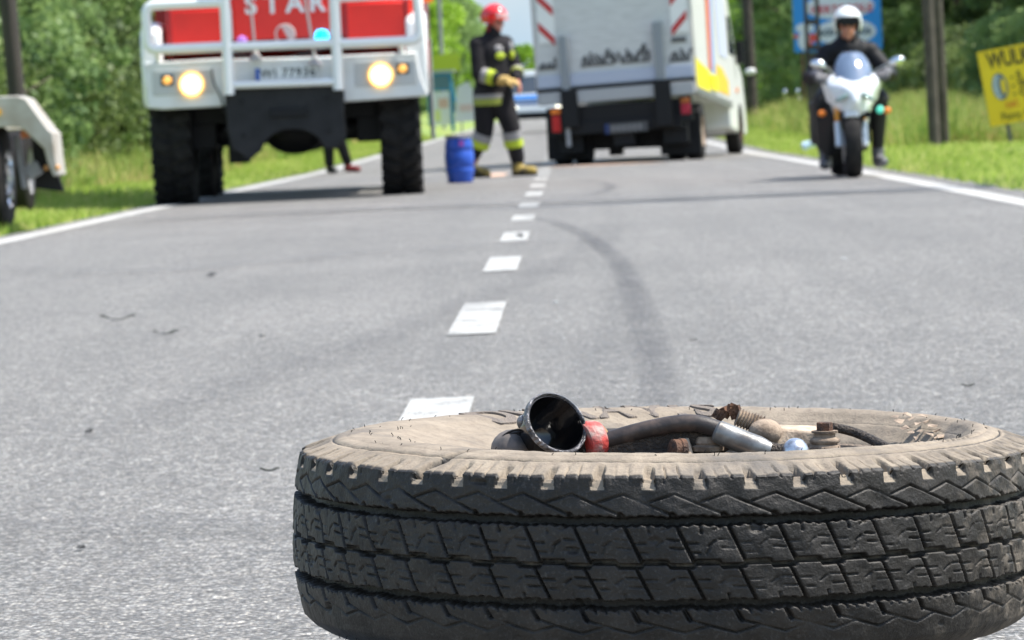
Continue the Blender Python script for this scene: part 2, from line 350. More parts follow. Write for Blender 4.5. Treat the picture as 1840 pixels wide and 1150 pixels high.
# ================================================================== THE BROKEN WHEEL IN THE FOREGROUND
def build_tyre(root):
    NP, U, = 49, 36                         # pitches round the tyre, samples per pitch
    R0 = .349
    # profile of the carcass: list of (r, z) from upper bead over the sidewall, shoulder, tread to the lower bead
    prof = [(.206, .052), (.2075, .060), (.211, .0655), (.218, .0685), (.228, .0735), (.237, .0774), (.240, .0785), (.243, .0796), (.2445, .0801), (.246, .0806), (.2475, .0811), (.249, .0816), (.252, .0825), (.258, .0848), (.262, .0865), (.2655, .0885), (.270, .0895), (.280, .0915), (.290, .0920), (.2955, .0914), (.297, .0911), (.2985, .0908), (.300, .0905), (.306, .0888), (.3095, .0874), (.3108, .0848), (.3122, .0860), (.3135, .0862)]
    nside = len(prof)
    prof += [(.316, .0852), (.320, .0838), (.324, .0826), (.328, .0812), (.332, .0798), (.3355, .0788), (.3385, .0780), (.3405, .0765)]
    zt = .0765; zs = np.linspace(zt-.0009, -.072, 166)
    prof += [(R0-.0065*(abs(z)/zt)**2.2-(0 if z > 0 else .0035*(abs(z)/zt)**4), z) for z in zs]
    prof += [(.3365, -.0765), (.332, -.081), (.325, -.085), (.315, -.089), (.30, -.0915), (.285, -.0915), (.26, -.085), (.235, -.076), (.218, -.068), (.208, -.058), (.206, -.05)]
    prof = np.array(prof); n = len(prof)
    # v coordinate: 0 at tread top edge, 1 at bottom edge; negative on the shoulder
    v = (.078-prof[:, 1])/.156
    d = np.gradient(prof, axis=0); nr = -d[:, 1]; nz = d[:, 0]; L = np.hypot(nr, nz); nr /= L; nz /= L
    u = (np.arange(U)+.5)/U
    UU, VV = np.meshgrid(u, v, indexing='ij')
    PU, PV = .0447, .156
    NT = np.zeros_like(UU)
    H = np.zeros_like(UU)                   # depth cut into the rubber (m)
    def ss(x, a, b): t = np.clip((x-a)/(b-a), 0, 1); return t*t*(3-2*t)
    def seg(a, b, wd, dep, per=1):
        nonlocal H
        for k in range(-3, 4):
            ax, ay = (a[0]+k*per)*PU, a[1]*PV; bx, by = (b[0]+k*per)*PU, b[1]*PV
            px, py = UU*PU-ax, VV*PV-ay; dx, dy = bx-ax, by-ay
            t = np.clip((px*dx+py*dy)/(dx*dx+dy*dy), 0, 1); ds = np.hypot(px-t*dx, py-t*dy)
            H = np.maximum(H, dep*(1-ss(ds, wd*.5-.0004, wd*.5+.0006)))
    def groove(vc, hw, dep):
        nonlocal H
        ds = np.abs(VV-vc)*PV
        H = np.maximum(H, dep*(1-ss(ds, hw-.0005, hw+.0008)))
    tri = lambda x: np.abs(((x % 1)+1) % 1-.5)*4-1
    # rib 1: chevron scales
    seg((-.52, .150), (0, .105), .0013, .003); seg((0, .105), (1.02, .225), .0013, .003); seg((.95, .218), (1.06, .25), .0044, .008)
    for a in (.28, .5, .72): seg((a, .238), (a+.01, .222), .0011, .003)
    groove(.252+.006*tri(UU+.05)+.004*np.sin(UU*2*np.pi*5), .0038, .014)
    # rib 2
    seg((.0, .262), (.36, .476), .0023, .007)
    seg((.47, .268), (.50, .315), .0016, .004); seg((-.25, .30), (-.1, .285), .0012, .002)
    seg((.22, .372), (.44, .372), .0013, .003); seg((.64, .388), (.76, .360), .0013, .003); seg((.84, .352), (1.06, .356), .0013, .003)
    seg((.90, .398), (1.14, .402), .0013, .003); seg((.30, .425), (.48, .428), .0012, .0025); seg((.66, .395), (.60, .43), .001, .002)
    sq = .5+.5*np.tanh(9*np.sin(2*np.pi*(UU+.12)))
    groove(.478+.021*sq, .0021, .0095)
    # rib 3
    seg((.22, .497), (.60, .706), .0021, .007)
    seg((.44, .575), (.66, .575), .0013, .003); seg((.86, .596), (.98, .570), .0013, .003); seg((1.06, .562), (1.28, .566), .0013, .003)
    seg((1.12, .612), (1.36, .616), .0013, .003); seg((.56, .625), (.72, .628), .0012, .0025); seg((1.03, .655), (1.06, .705), .0016, .004)
    groove(.714+.007*tri(UU+.3)+.004*np.sin(UU*2*np.pi*5+1), .0040, .014)
    # rib 4
    seg((.15, .735), (.28, .80), .0036, .007); seg((.28, .80), (1.18, .872), .0013, .003); seg((1.18, .872), (1.62, .835), .0013, .003)
    for a in (.42, .62, .86): seg((a, .73), (a+.04, .756), .0016, .004)
    # shoulder teeth (open notches) and sipes
    sk = (VV-.0)*-.8
    def notch(c, w_, v0, v1, dep):
        nonlocal H
        du = np.abs(((UU-c+.5) % 1)-.5)*PU
        wloc = w_*(.55+.45*np.clip((VV-v0)/(v1-v0+1e-6), 0, 1))
        m = (1-ss(du, wloc*.5-.0004, wloc*.5+.0007))*ss(VV, v0-.008, v0+.008)*np.clip(1-(VV-.0)/v1, 0, 1)**.8
        H = np.maximum(H, dep*m); NT[:] = np.maximum(NT, (du < wloc*.5-.0006)*(VV > v0)*(VV < v1*.97))
    notch(.5+sk*0, .0135, -.030, .085, .0080)
    seg((.80, -.03), (.84, .018), .0011, .003); seg((1.06, -.03), (1.12, .022), .0011, .003); seg((.80, .018), (.78, .045), .0011, .002)
    H = H*(VV > -.048)
    side = (np.arange(n) < nside) | (np.arange(n) > n-12)
    H[:, side] = 0
    Hf = np.tile(H, (NP, 1)); N = NP*U
    # irregular wear: fine sipes fade out in patches, single blocks are chipped
    rn = np.random.RandomState(12); a_n = rn.normal(0, 1, (N//6+2, n//6+2))
    def up(a, N_, n_):
        a = a.copy(); a[-1] = a[0]; xi = np.arange(N_)/N_*(a.shape[0]-1); yi = np.linspace(0, a.shape[1]-1.001, n_); x0 = xi.astype(int); y0 = yi.astype(int); fx = (xi-x0)[:, None]; fy = (yi-y0)[None, :]
        fx = fx*fx*(3-2*fx); fy = fy*fy*(3-2*fy)
        return a[x0][:, y0]*(1-fx)*(1-fy)+a[x0+1][:, y0]*fx*(1-fy)+a[x0][:, y0+1]*(1-fx)*fy+a[x0+1][:, y0+1]*fx*fy
    wv = up(rn.normal(0, 1, (140, 14)), N, n); fine_ = up(a_n, N, n)
    Hf = np.where((Hf < .0045), Hf*np.clip(.75+.5*wv, .15, 1.2), Hf)
    chips = np.clip(up(rn.normal(0, 1, (N//14, n//10)), N, n)-1.75, 0, 1)*.0035
    rough_ = .00022*fine_+.00035*wv
    th = (np.arange(N)+.0)/U/NP*2*np.pi
    TH = th[:, None]*np.ones((1, n)); Z = np.ones((N, 1))*prof[None, :, 1]
    rs = np.random.RandomState(3)
    # wear: slow waves and worn block to block difference
    blk = np.repeat(rs.normal(0, .00022, NP), U)[:, None]
    low = .0006*np.sin(TH*7+Z*40)+.0004*np.sin(TH*17-Z*90)+.0003*np.sin(TH*53+Z*160)
    wr_ = .0007*np.sin(TH*31+prof[None, :, 0]*260)*np.sin(TH*9+1)*((prof[:, 0] < .3095) & (prof[:, 1] > 0))[None, :]+.0005*np.sin(TH*140+2*np.sin(TH*11))*((prof[:, 0] > .313) & (prof[:, 1] > .079))[None, :]
    low = low+wr_
    tearz = np.exp(-((TH-R_(62))/.12)**2)*((prof[:, 0] > .262) & (prof[:, 0] < .30))[None, :]*(prof[:, 1] > 0)[None, :]
    disp = -Hf + (low+blk*(np.abs(v-.48) < .22)[None, :])*np.where(side, .4, 1)[None, :] + rough_*np.where(side, .6, 1)[None, :] - np.where(side[None, :], 0, chips) - .006*tearz*(.5+.5*np.sin(TH*160)*np.sin(Z*900))
    # cut through the shoulder, seen left of the middle
    cth = R_(-37.6)-(prof[:, 0]-.28)*.9
    cut = np.exp(-((TH-(2*np.pi+cth[None, :]))/.011)**2)*((prof[:, 1] > .07) & (prof[:, 0] > .285))[None, :]
    disp -= .009*cut
    # the casing is dented a little beside the cut
    disp += .0016*np.exp(-((TH-(2*np.pi+R_(-50)))/.22)**2)*((prof[:, 1] > .06) & (prof[:, 0] < .3125))[None, :]
    Rr = prof[None, :, 0]+disp*nr[None, :]; Zz = Z+disp*nz[None, :]
    # the blown casing has slipped sideways on its rim: the bead circle sits to the right of the tread circle
    off = .048*np.clip((.300-prof[:, 0])/.085, 0, 1)*(prof[:, 1] > 0)
    Zz = Zz-.0009*np.exp(-((prof[:, 0]-.2985)/.0012)**2)[None, :]*(prof[:, 1] > 0)-.0009*np.exp(-((prof[:, 0]-.246)/.0014)**2)[None, :]*(prof[:, 1] > 0)
    X = Rr*np.sin(TH)+off[None, :]; Y = -Rr*np.cos(TH)
    V = np.stack([X, Y, Zz], -1).reshape(-1, 3)
    i = np.arange(N)[:, None]; j = np.arange(n-1)[None, :]; i2 = (i+1) % N
    F = np.stack([i*n+j, i*n+j+1, i2*n+j+1, i2*n+j], -1).reshape(-1, 4)
    me = mesh_np('tyre', V, F, TYRE, True)
    # road dirt: thick on the upper sidewall and shoulder, thin on the tread of the right-hand side
    DT = np.tile(np.where(VV < -.003, 1.0, np.clip(1-(VV+.003)/.012, 0, 1)), (NP, 1))
    DT = np.maximum(DT, np.tile(NT, (NP, 1))) if True else DT
    tr = np.clip((np.sin(TH-R_(12))), 0, 1)*(np.cos(TH) > -.3)
    # a cleaner, darker crescent of rubber on the left of the tread; muddier towards the right
    DT = np.maximum(DT, .50*tr**1.4)
    rightdark = np.clip(np.sin(TH)-.05, 0, 1)*((VV[0] < 0) & (VV[0] > -.055))[None, :]
    DT = DT-.45*rightdark
    DT = np.maximum(DT, ((Hf > .0055) & (np.abs(VV[0][None, :]-.487) < .02))*.35)
    DT[:, :nside] = 1.0
    DT = DT-1.2*cut-1.0*np.exp(-((prof[:, 0]-.3108)/.0007)**2)[None, :]*(prof[:, 1] > 0)[None, :]
    at = me.attributes.new('dirt', 'FLOAT', 'POINT'); at.data.foreach_set('value', DT.astype(np.float32).ravel())
    o = bpy.data.objects.new('tyre', me); COL.objects.link(o); o.parent = root
    return o
def tyremat():
    m = bpy.data.materials.new('dusty_tyre_rubber'); m.use_nodes = True; n = m.node_tree.nodes; l = m.node_tree.links; b = n['Principled BSDF']
    tc = n.new('ShaderNodeTexCoord'); at = n.new('ShaderNodeAttribute'); at.attribute_name = 'dirt'
    def noise(s, d=6, r=.6):
        t = n.new('ShaderNodeTexNoise'); t.inputs['Scale'].default_value = s; t.inputs['Detail'].default_value = d; t.inputs['Roughness'].default_value = r; l.new(tc.outputs['Object'], t.inputs[0]); return t.outputs[0]
    def rng(src, a, b_, c, d):
        r = n.new('ShaderNodeMapRange'); r.inputs[1].default_value = a; r.inputs[2].default_value = b_; r.inputs[3].default_value = c; r.inputs[4].default_value = d; l.new(src, r.inputs[0]); return r.outputs[0]
    def mix(f, a, b_):
        q = n.new('ShaderNodeMix'); q.data_type = 'RGBA'
        for i, z in ((0, f), (6, a), (7, b_)):
            if isinstance(z, tuple): q.inputs[i].default_value = (*z, 1)
            elif isinstance(z, float): q.inputs[i].default_value = z
            else: l.new(z, q.inputs[i])
        return q.outputs[2]
    def mth(op, a, b_):
        q = n.new('ShaderNodeMath'); q.operation = op
        for i, z in enumerate((a, b_)):
            if isinstance(z, (int, float)): q.inputs[i].default_value = z
            else: l.new(z, q.inputs[i])
        return q.outputs[0]
    rub = mix(rng(noise(26), .35, .7, 0, 1), (.009, .0072, .0055), (.028, .023, .018))
    rub = mix(rng(noise(300, 3), .55, .75, 0, .6), rub, (.075, .070, .064))
    dustc = mix(rng(noise(18), .3, .7, 0, 1), (.315, .262, .20), (.205, .170, .130))
    dustc = mix(rng(noise(95, 6, .75), .46, .70, 0, .7), dustc, (.17, .135, .105))
    dustc = mix(rng(noise(9, 7, .7), .52, .70, 0, .8), dustc, (.12, .11, .10))
    f = mth('MULTIPLY', at.outputs['Fac'], 1.0)
    f2 = rng(mth('ADD', f, mth('MULTIPLY', mth('SUBTRACT', noise(55, 7, .65), .5), mth('ADD', .35, mth('MULTIPLY', mth('MULTIPLY', f, mth('SUBTRACT', 1.0, f)), 4.4)))), .25, .85, 0, 1)
    l.new(mix(f2, rub, dustc), b.inputs['Base Color'])
    l.new(rng(f2, 0, 1, .56, .92), b.inputs['Roughness']); b.inputs['Specular IOR Level'].default_value = .42
    hh = mth('ADD', noise(380, 4), mth('MULTIPLY', noise(70, 5), 1.5))
    bp = n.new('ShaderNodeBump'); bp.inputs['Strength'].default_value = .6; bp.inputs['Distance'].default_value = .0015; l.new(hh, bp.inputs['Height']); l.new(bp.outputs[0], b.inputs['Normal'])
    return m
TYRE = tyremat()
DUSTY = mat('dusty_casting', (.34, .26, .19), .85, col2=(.12, .085, .06), nscale=60, bump=.25, bscale=300, fac=(.4, .65))
DUSTL = mat('pale_dusty_casting', (.50, .40, .30), .85, col2=(.24, .17, .12), nscale=50, bump=.2, bscale=350, fac=(.45, .7))
RUST = mat('rusty_iron', (.14, .065, .035), .85, col2=(.05, .03, .022), nscale=90, bump=.5, bscale=300)
GRIME = mat('oily_grime', (.045, .036, .03), .75, col2=(.11, .08, .058), nscale=120, bump=.8, bscale=400, fac=(.5, .7))
wheel = thing('broken_wheel', 'torn off dusty wheel lying flat on the asphalt in the foreground', 'wheel', (.0755, 3.83, .175))
wheel.rotation_euler = (0, R_(1.9), 0)
build_tyre(wheel)
def LX(px, py, y=0): return Vector(((px-1204+.01*(945-py))/1923*(3.83+y)/3.83, y, (945-py-.01*(px-1204))/1923*(3.83+y)/3.83+.078*y))
def lettering(word, radius, beta, size, m, zt, ext, name):
    me = textmesh(word, size, ext, space=1.3, shear=.25, bold=.035); me.materials.clear(); me.materials.append(m)
    co = np.zeros(len(me.vertices)*3); me.vertices.foreach_get('co', co); co = co.reshape(-1, 3)
    x, yy, z = co[:, 0]*1.0, co[:, 1], co[:, 2]
    r = radius+yy; a = beta+x/radius
    # follow the sidewall
    pr = np.array([(.252, .0825), (.262, .0865), (.2655, .0885), (.270, .0895), (.280, .0915), (.290, .0920), (.300, .0905), (.306, .0888)])
    zz = np.interp(r, pr[:, 0], pr[:, 1])+z+zt
    co2 = np.stack([r*np.sin(a)+.048*np.clip((.300-r)/.085, 0, 1), r*np.cos(a), zz], -1); me.vertices.foreach_set('co', co2.ravel()); me.update()
    o = bpy.data.objects.new(name, me); COL.objects.link(o); o.parent = wheel; return o
LETT = mat('letter_rubber', (.20, .165, .135), .9, col2=(.17, .145, .125), nscale=120, bump=.5, bscale=500)
lettering('DURAVIS', .272, R_(-19), .052, LETT, .0006, .0014, 'tyre_lettering')
# steel rim: flange, barrel and disc, seen from its inner side
mb = MB(); mb.lathe([(.2015, .062), (.2030, .0635), (.2035, .060), (.200, .050), (.193, .038), (.190, .0), (.188, -.03), (.16, -.045), (.07, -.05), (.065, -.052), (.16, -.05), (.192, -.035), (.1945, .0), (.1965, .042), (.2005, .05), (.2015, .062)], n=96, caps=False)
RIMM = mat('dusty_rim_steel', (.44, .34, .25), .8, col2=(.20, .15, .11), nscale=22, bump=.3, bscale=200)
ro = mb.build('rim', RIMM, wheel, smooth=50); ro.location = (.048, 0, 0)
# brake drum and backing plate inside the rim
mb = MB(); mb.lathe([(.02, .045), (.06, .048), (.10, .046), (.145, .040), (.150, .034), (.150, -.03), (.06, -.04)], n=64)
drum = mb.build('brake_backing_plate', GRIME, wheel, smooth=35); drum.location = (.048, 0, 0)
mb = MB()
mb.box(LX(1170, 806, .02), (.13, .05, .030)); mb.box(LX(1290, 812, .03), (.06, .06, .03)); mb.hull([LX(1110, 806, 0), LX(1230, 798, 0), LX(1110, 830, -.04), LX(1240, 830, -.04), LX(1180, 792, .04), LX(1125, 794, .04)])
mb.build('knuckle', GRIME, wheel, bevel=.003)
# the axle stub under the wheel on which it rests
mb = MB(); mb.lathe([(.055, -.045), (.055, -.10), (.045, -.11), (.045, -.135), (.03, -.14), (.03, -.172)], n=32)
for k in range(6):
    a = k*math.pi/3; mb.cyl((.085*math.cos(a), .085*math.sin(a), -.045), (.085*math.cos(a), .085*math.sin(a), -.068), .012, n=6)
mb.build('hub', RUST, wheel)
# left bump: bearing boot
mb = MB(); ctr = LX(928, 806, .0)
mb.ell(ctr, (.021, .03, .019)); boot = mb.build('rubber_boot', mat('dusty_black_rubber', (.05, .048, .048), .6, col2=(.16, .13, .11), nscale=50), wheel)
mb = MB()
for k, q in enumerate((.0195, .017, .0145)):
    mb.tube([ctr+Vector((.006+q*1.05*math.cos(a), -.014-.001*k, q*math.sin(a))) for a in np.linspace(-.2, 3.3, 18)], .0012, 6)
mb.build('boot_rings', BLACK, boot)
# black cup of the torn ball joint
CUPM = mat('oily_black_metal', (.005, .005, .006), .12, spec=.5, coat=.4, bump=.06, bscale=60)
LIP = mat('scuffed_metal_lip', (.30, .29, .30), .35, metal=.6, col2=(.04, .04, .04), nscale=90, bump=.6, bscale=300)
nrm = Vector((.47, -.68, .50)).normalized(); c0 = LX(1005, 752, -.02)
mb = MB(); pr = [(.0, -.052), (.011, -.052), (.018, -.047), (.026, -.034), (.0305, -.018), (.0325, -.002), (.0325, .0), (.0300, .0), (.0295, -.004), (.0275, -.018), (.0225, -.032), (.015, -.041), (.008, -.044), (.0001, -.044)]
mb.lathe([(max(r, 1e-4), z) for r, z in pr], c0, nrm, n=48, caps=False); mb.v = [tuple(c0+(Vector(v_)-c0)*.94) for v_ in mb.v]
cup = mb.build('ball_joint_cup', CUPM, wheel, smooth=50)
mb = MB(); mb.lathe([(.0292, -.0005), (.0292, .0012), (.0305, .0024), (.0318, .0018), (.0322, -.0008), (.0322, -.004), (.0310, -.004)], c0, nrm, n=60, caps=False)
lip = mb.build('cup_lip', LIP, cup, smooth=60)
mb = MB(); mb.lathe([(.0001, -.037), (.0055, -.0375), (.0072, -.039), (.0076, -.0435)], c0, nrm, n=24, caps=False)
mb.build('cup_pin', mat('scratched_steel', (.42, .41, .40), .45, metal=.5, col2=(.12, .11, .10), nscale=300, bump=.5, bscale=500), cup)
mb = MB(); sp = c0+nrm*-.006+Vector((-.0285, .001, .004)); mb.ell(sp, (.0055, .006, .007)); mb.build('weld_bead', LIP, cup, smooth=0)
mb = MB(); mb.hull([LX(955, 806, .0), LX(966, 809, -.02), LX(1060, 809, -.02), LX(1060, 806, .01), LX(1000, 803, .05), LX(955, 803, .05), LX(968, 822, -.03), LX(1050, 822, -.03)])
mb.build('socket_housing', mat('black_oily_casting', (.02, .018, .017), .45, col2=(.06, .045, .035), nscale=60, bump=.4, bscale=150), wheel, bevel=.004)
# red rubber collar
mb = MB(); a = LX(1056, 793, -.002); b_ = LX(1085, 789, .006)
ax = (b_-a).normalized(); L = (b_-a).length
mb.lathe([(.013, -.001), (.0175, .0), (.0195, L*.25), (.0192, L*.5), (.0180, L*.8), (.0165, L*1.0), (.011, L*1.02)], a, ax, n=36)
mb.build('red_collar', mat('worn_red_paint', (.50, .06, .05), .6, col2=(.34, .24, .21), nscale=70, bump=.25, bscale=250, fac=(.42, .60)), wheel)
mb = MB(); mb.lathe([(.010, 0), (.012, .001), (.012, .006), (.009, .008)], LX(1082, 789, .004), ax, n=24); mb.build('copper_washer', mat('ochre_rust', (.35, .20, .09), .7, col2=(.2, .11, .05), nscale=150), wheel)
# tie rod with sleeve, neck and ball
pts = [LX(1078, 796, .0), LX(1110, 786, .0), LX(1150, 774, -.002), LX(1190, 764, -.004), LX(1230, 757, -.006), LX(1262, 757, -.008), LX(1292, 765, -.010), LX(1302, 769, -.011)]
def cr(pts, k=6):
    pts = [Vector(p) for p in pts]; out = []
    for i in range(len(pts)-1):
        p0 = pts[max(i-1, 0)]; p1 = pts[i]; p2 = pts[i+1]; p3 = pts[min(i+2, len(pts)-1)]
        for j in range(k):
            t = j/k; out.append(.5*((2*p1)+(p2-p0)*t+(2*p0-5*p1+4*p2-p3)*t*t+(3*p1-p0-3*p2+p3)*t**3))
    return out+[pts[-1]]
mb = MB(); mb.tube(cr(pts), .0082, 20); rod = mb.build('tie_rod', mat('brown_black_rod', (.035, .027, .024), .5, col2=(.10, .07, .055), nscale=60, bump=.08, bscale=200, fac=(.5, .75)), wheel, smooth=60)
mb = MB(); q = cr([LX(1292, 768, -.011), LX(1330, 783, -.015), LX(1368, 796, -.019), LX(1392, 801, -.021)])
mb.tube(q, .0105, 24, rr=[.0085, .0108]+[.0110]*(len(q)-8)+[.0105, .0100, .0092, .0084, .0078, .0074]); mb.build('sleeve', mat('zinc_sleeve', (.34, .35, .34), .38, metal=.55, col2=(.16, .15, .14), nscale=45, bump=.05, bscale=200), rod)
mb = MB(); mb.lathe([(.0078, 0), (.0068, .006), (.0065, .012), (.008, .018)], LX(1385, 799, -.020), LX(1425, 803, -.022)-LX(1385, 799, -.020), n=24); mb.build('neck', GRIME, rod)
mb = MB(); mb.ell(LX(1435, 804, -.024), (.0132, .0138, .0138), n=32, k=20); mb.build('ball', mat('scratched_ball', (.62, .64, .68), .28, metal=.85, col2=(.38, .36, .36), nscale=110, bump=.05, bscale=200, fac=(.5, .62)), rod)
# bolts and castings
def bolt(p, axis, r, h, m, name='bolt', n=6):
    mb = MB(); mb.lathe([(r*1.35, -.0025), (r*1.35, 0), (r, 0), (r, h*.85), (r*.85, h)], p, axis, n=n if n > 6 else 6)
    return mb.build(name, m, wheel, smooth=25)
mb = MB(); mb.lathe([(.0085, 0), (.0105, .001), (.0105, .006), (.0095, .007), (.0095, .013), (.007, .0145)], LX(1236, 800, -.02), (-1, -.5, .1), n=26); mb.build('bolt', RUST, wheel)
mb = MB(); mb.hull([LX(1225, 783, -.01), LX(1244, 783, -.01), LX(1252, 812, -.02), LX(1222, 812, -.02), LX(1228, 786, .02), LX(1246, 786, .02), LX(1254, 812, .02)]); mb.build('lug', DUSTL, wheel, bevel=.002)
mb = MB(); mb.lathe([(.016, 0), (.0165, .004), (.012, .006), (.013, .0075), (.0115, .012), (.0100, .0135)], LX(1277, 808, .0), (0, 0, 1), n=8); mb.build('nut', DUSTY, wheel, smooth=20)
mb = MB(); mb.hull([LX(1300, 803, -.035), LX(1380, 812, -.035), LX(1290, 815, -.04), LX(1318, 800, -.01), LX(1390, 815, -.01)]); mb.build('clamp', DUSTY, wheel, bevel=.002)
mb = MB(); mb.hull([LX(1375, 790, .03), LX(1388, 776, .03), LX(1468, 778, .03), LX(1483, 783, .02), LX(1484, 812, .02), LX(1372, 812, .02), LX(1380, 784, .07), LX(1480, 786, .07), LX(1484, 812, .07)])
mb.build('caliper_body', DUSTL, wheel, bevel=.004)
mb = MB(); mb.ell(LX(1383, 782, .02), (.016, .018, .013)); mb.build('caliper_dome', DUSTY, wheel)
mb = MB(); p = LX(1490, 824, .01); H_ = .024
mb.lathe([(.012, 0), (.0145, .003), (.0140, .0055), (.0115, .0065), (.0150, .0088), (.0146, .011), (.0115, .0125), (.0143, .0150), (.0138, .0175), (.0100, .0195), (.0100, .0225), (.0125, .0232), (.0125, .0252)], p, (0, 0, 1), n=26)
mb.build('bellows', DUSTY, wheel, smooth=60)
mb = MB(); mb.lathe([(.0076, .0252), (.0076, .0322), (.0068, .033)], p, (0, 0, 1), n=6); mb.build('bolt_head', RUST, wheel, smooth=20)
random.seed(5)
mb = MB()
for k in range(14):
    px = 1297+k*3.1; mb.box(LX(px, 751+random.uniform(-6, 6)-(4 if 5 < k < 10 else 0), .03), (.005, .006, .006*random.uniform(.7, 1.8)), Matrix.Rotation(random.uniform(-1, 1), 3, 'Y') @ Matrix.Rotation(random.uniform(-1, 1), 3, 'Z'))
mb.build('torn_bracket', RUST, wheel, smooth=0)
mb = MB(); a = LX(1332, 757, .03); b_ = LX(1380, 775, .03); d_ = (b_-a).normalized(); LL = (b_-a).length
prf = []
for k in range(9): prf += [(.0072+.0012*(k > 4), LL*k/9), (.0095+.001*(k > 4), LL*(k+.4)/9), (.0072, LL*(k+.85)/9)]
mb.lathe(prf, a, d_, n=20); mb.build('spring', DUSTY, wheel)
mb = MB(); mb.tube(cr([LX(1505, 776, .03), LX(1545, 786, .03), LX(1590, 797, .0), LX(1640, 812, -.04)]), .0045, 10); mb.build('brake_pipe', GRIME, wheel)
mb = MB(); random.seed(9)
for k in range(60):
    a_ = random.uniform(0, 6.28); r_ = random.uniform(.02, .145); s_ = random.uniform(.002, .006)
    mb.ell((r_*math.cos(a_), r_*math.sin(a_), .046), (s_*1.4, s_, s_*.8), n=6, k=4)
mb.build('grit', GRIME, wheel, smooth=0)
# rim weld lug / torn flap of the sidewall at the right
mb = MB(); random.seed(2)
for k in range(22):
    t = k/21; px = 1640+30*math.sin(k*2.1)+60*t; mb.hull([LX(px+random.uniform(-11, 11), 766+34*t+random.uniform(-3, 3), .12-.10*t+random.uniform(-.012, .012))-Vector((0, 0, .008)) for _ in range(7)])
flap = mb.build('torn_sidewall_flap', DUSTY, wheel, smooth=0)
# hair-like moulding spues along the sidewall
mb = MB(); random.seed(11)
for k in range(90):
    a_ = random.uniform(-3.1, 3.1); r_ = random.choice((.272, .285, .297)); h_ = random.uniform(.002, .0045)
    z_ = np.interp(r_, [.27, .28, .29, .30], [.0895, .0915, .0920, .0905]); b0 = Vector((r_*math.sin(a_)+.048*(.3-r_)/.085, -r_*math.cos(a_), z_-.0012))
    mb.tube([b0, b0+Vector((random.uniform(-.0006, .0006), 0, h_*.6)), b0+Vector((random.uniform(-.0015, .0015), 0, h_))], .00035, 5)
for k in range(14):
    a_ = R_(-64+k*3.1); r_ = .334; b0 = Vector((r_*math.sin(a_), -r_*math.cos(a_), -.080)); mb.tube([b0, b0+Vector((random.uniform(-.003, .003), -.002, -.003-random.random()*.004))], .0004, 5)
mb.build('moulding_spues', BLACK, wheel)

# ================================================================== FIRE TRUCK
def make_wheel_y(mb, c, r, wd, lugs=0, n=48):       # wheel whose axle is along X
    x0 = -wd/2
    prof = [(r*.56, 0), (r*.62, 0), (r*.80, -.012*0), (r*.93, wd*.03), (r, wd*.12), (r, wd*.88), (r*.93, wd*.97), (r*.80, wd), (r*.62, wd), (r*.56, wd)]
    mb.lathe(prof, Vector(c)+Vector((x0, 0, 0)), (1, 0, 0), n=n, caps=False)
    for k in range(lugs):
        a = 2*math.pi*k/lugs
        for sx in (-1, 1):
            a2 = a+(math.pi/lugs if sx > 0 else 0)
            rot = Matrix.Rotation(-a2, 3, 'X')
            mb.box(Vector(c)+rot @ Vector((sx*wd*.27, 0, r+.008)), (wd*.44, .075*r/.56, .036), rot @ Matrix.Rotation(sx*.35, 3, 'Z'))
def wheel_part(root, name, c, r, wd, lugs, side, rimmat=None, holes=6):
    mb = MB(); make_wheel_y(mb, c, r, wd, lugs); t = mb.build(name, RUB, root)
    mb = MB(); c = Vector(c); s = side*wd/2
    mb.lathe([(r*.56, 0), (r*.56, -.02), (r*.50, -.04), (r*.42, -.09), (r*.22, -.09), (r*.20, -.02), (r*.12, -.01), (.001, -.01)], c+Vector((s*.98, 0, 0)), (side, 0, 0), n=32, caps=False)
    mb.build('rim', rimmat or STEEL, t)
    return t
FT = thing('fire_truck', 'red and white fire truck with white bull bars and lit headlights facing the camera', 'fire truck', (-2.30, 33.3, 0), R_(2.2))
# wheels: three axles
for yy in (.78, 4.0, 5.3):
    for sx in (-1, 1):
        wheel_part(FT, 'wheel', (sx*.94, yy, .56), .55, .34, 26, sx, GREY)
# cab
mb = MB(); mb.prism([(.0, 1.26), (.0, 1.95), (.10, 2.75), (.25, 2.86), (1.9, 2.86), (1.9, 1.0), (1.35, 1.0), (1.3, 1.30), (.45, 1.30), (.40, 1.20)], -.95, 1.06, 'yz')
mb2 = MB(); mb2.v = [(x+.02, y+.26, z) for x, y, z in mb.v]; mb2.f = mb.f; mb2.mi = mb.mi
cab = mb2.build('cab', RED, FT, bevel=.03)
for a_, b_ in (((-.68, .25, 1.43), (.50, .03, .30)), ((.77, .25, 1.43), (.50, .03, .30)), ((.05, .245, 1.54), (.86, .03, .46))): mb = MB(); mb.box(a_, b_); mb.build('front_panel', RED, cab, bevel=.01)
mb = MB(); mb.box((.05, .25, 1.285), (1.0, .04, .07)); mb.build('grille_shadow_gap', BLACK, cab)  # black strip painting the shade in the gap below the cab panel
for x in (-.905, -.44, .535, 1.03): mb = MB(); mb.box((x, .238, 1.43), (.035, .03, .32)); mb.build('panel_edge', DRED, cab, bevel=.006)
mb = MB(); mb.tube(cr([(-.42, .20, 1.22), (-.1, .15, 1.15), (.2, .16, 1.19), (.4, .2, 1.24)]), .010, 6); mb.build('cable', BLACK, FT)
for x in (-.30, .33): mb = MB(); mb.box((x, -.02, .955), (.05, .05, .05)); mb.lathe([(.02, 0), (.02, .03)], (x, -.05, .955), (0, -1, 0), n=10); mb.build('shackle', STEEL, FT, bevel=.004)
mb = MB(); mb.prism([(.262-.02, 2.05), (.33, 2.68), (.36, 2.68), (.30, 2.05)], -.85, .98, 'yz'); mb.build('windscreen', GLASSD, cab)
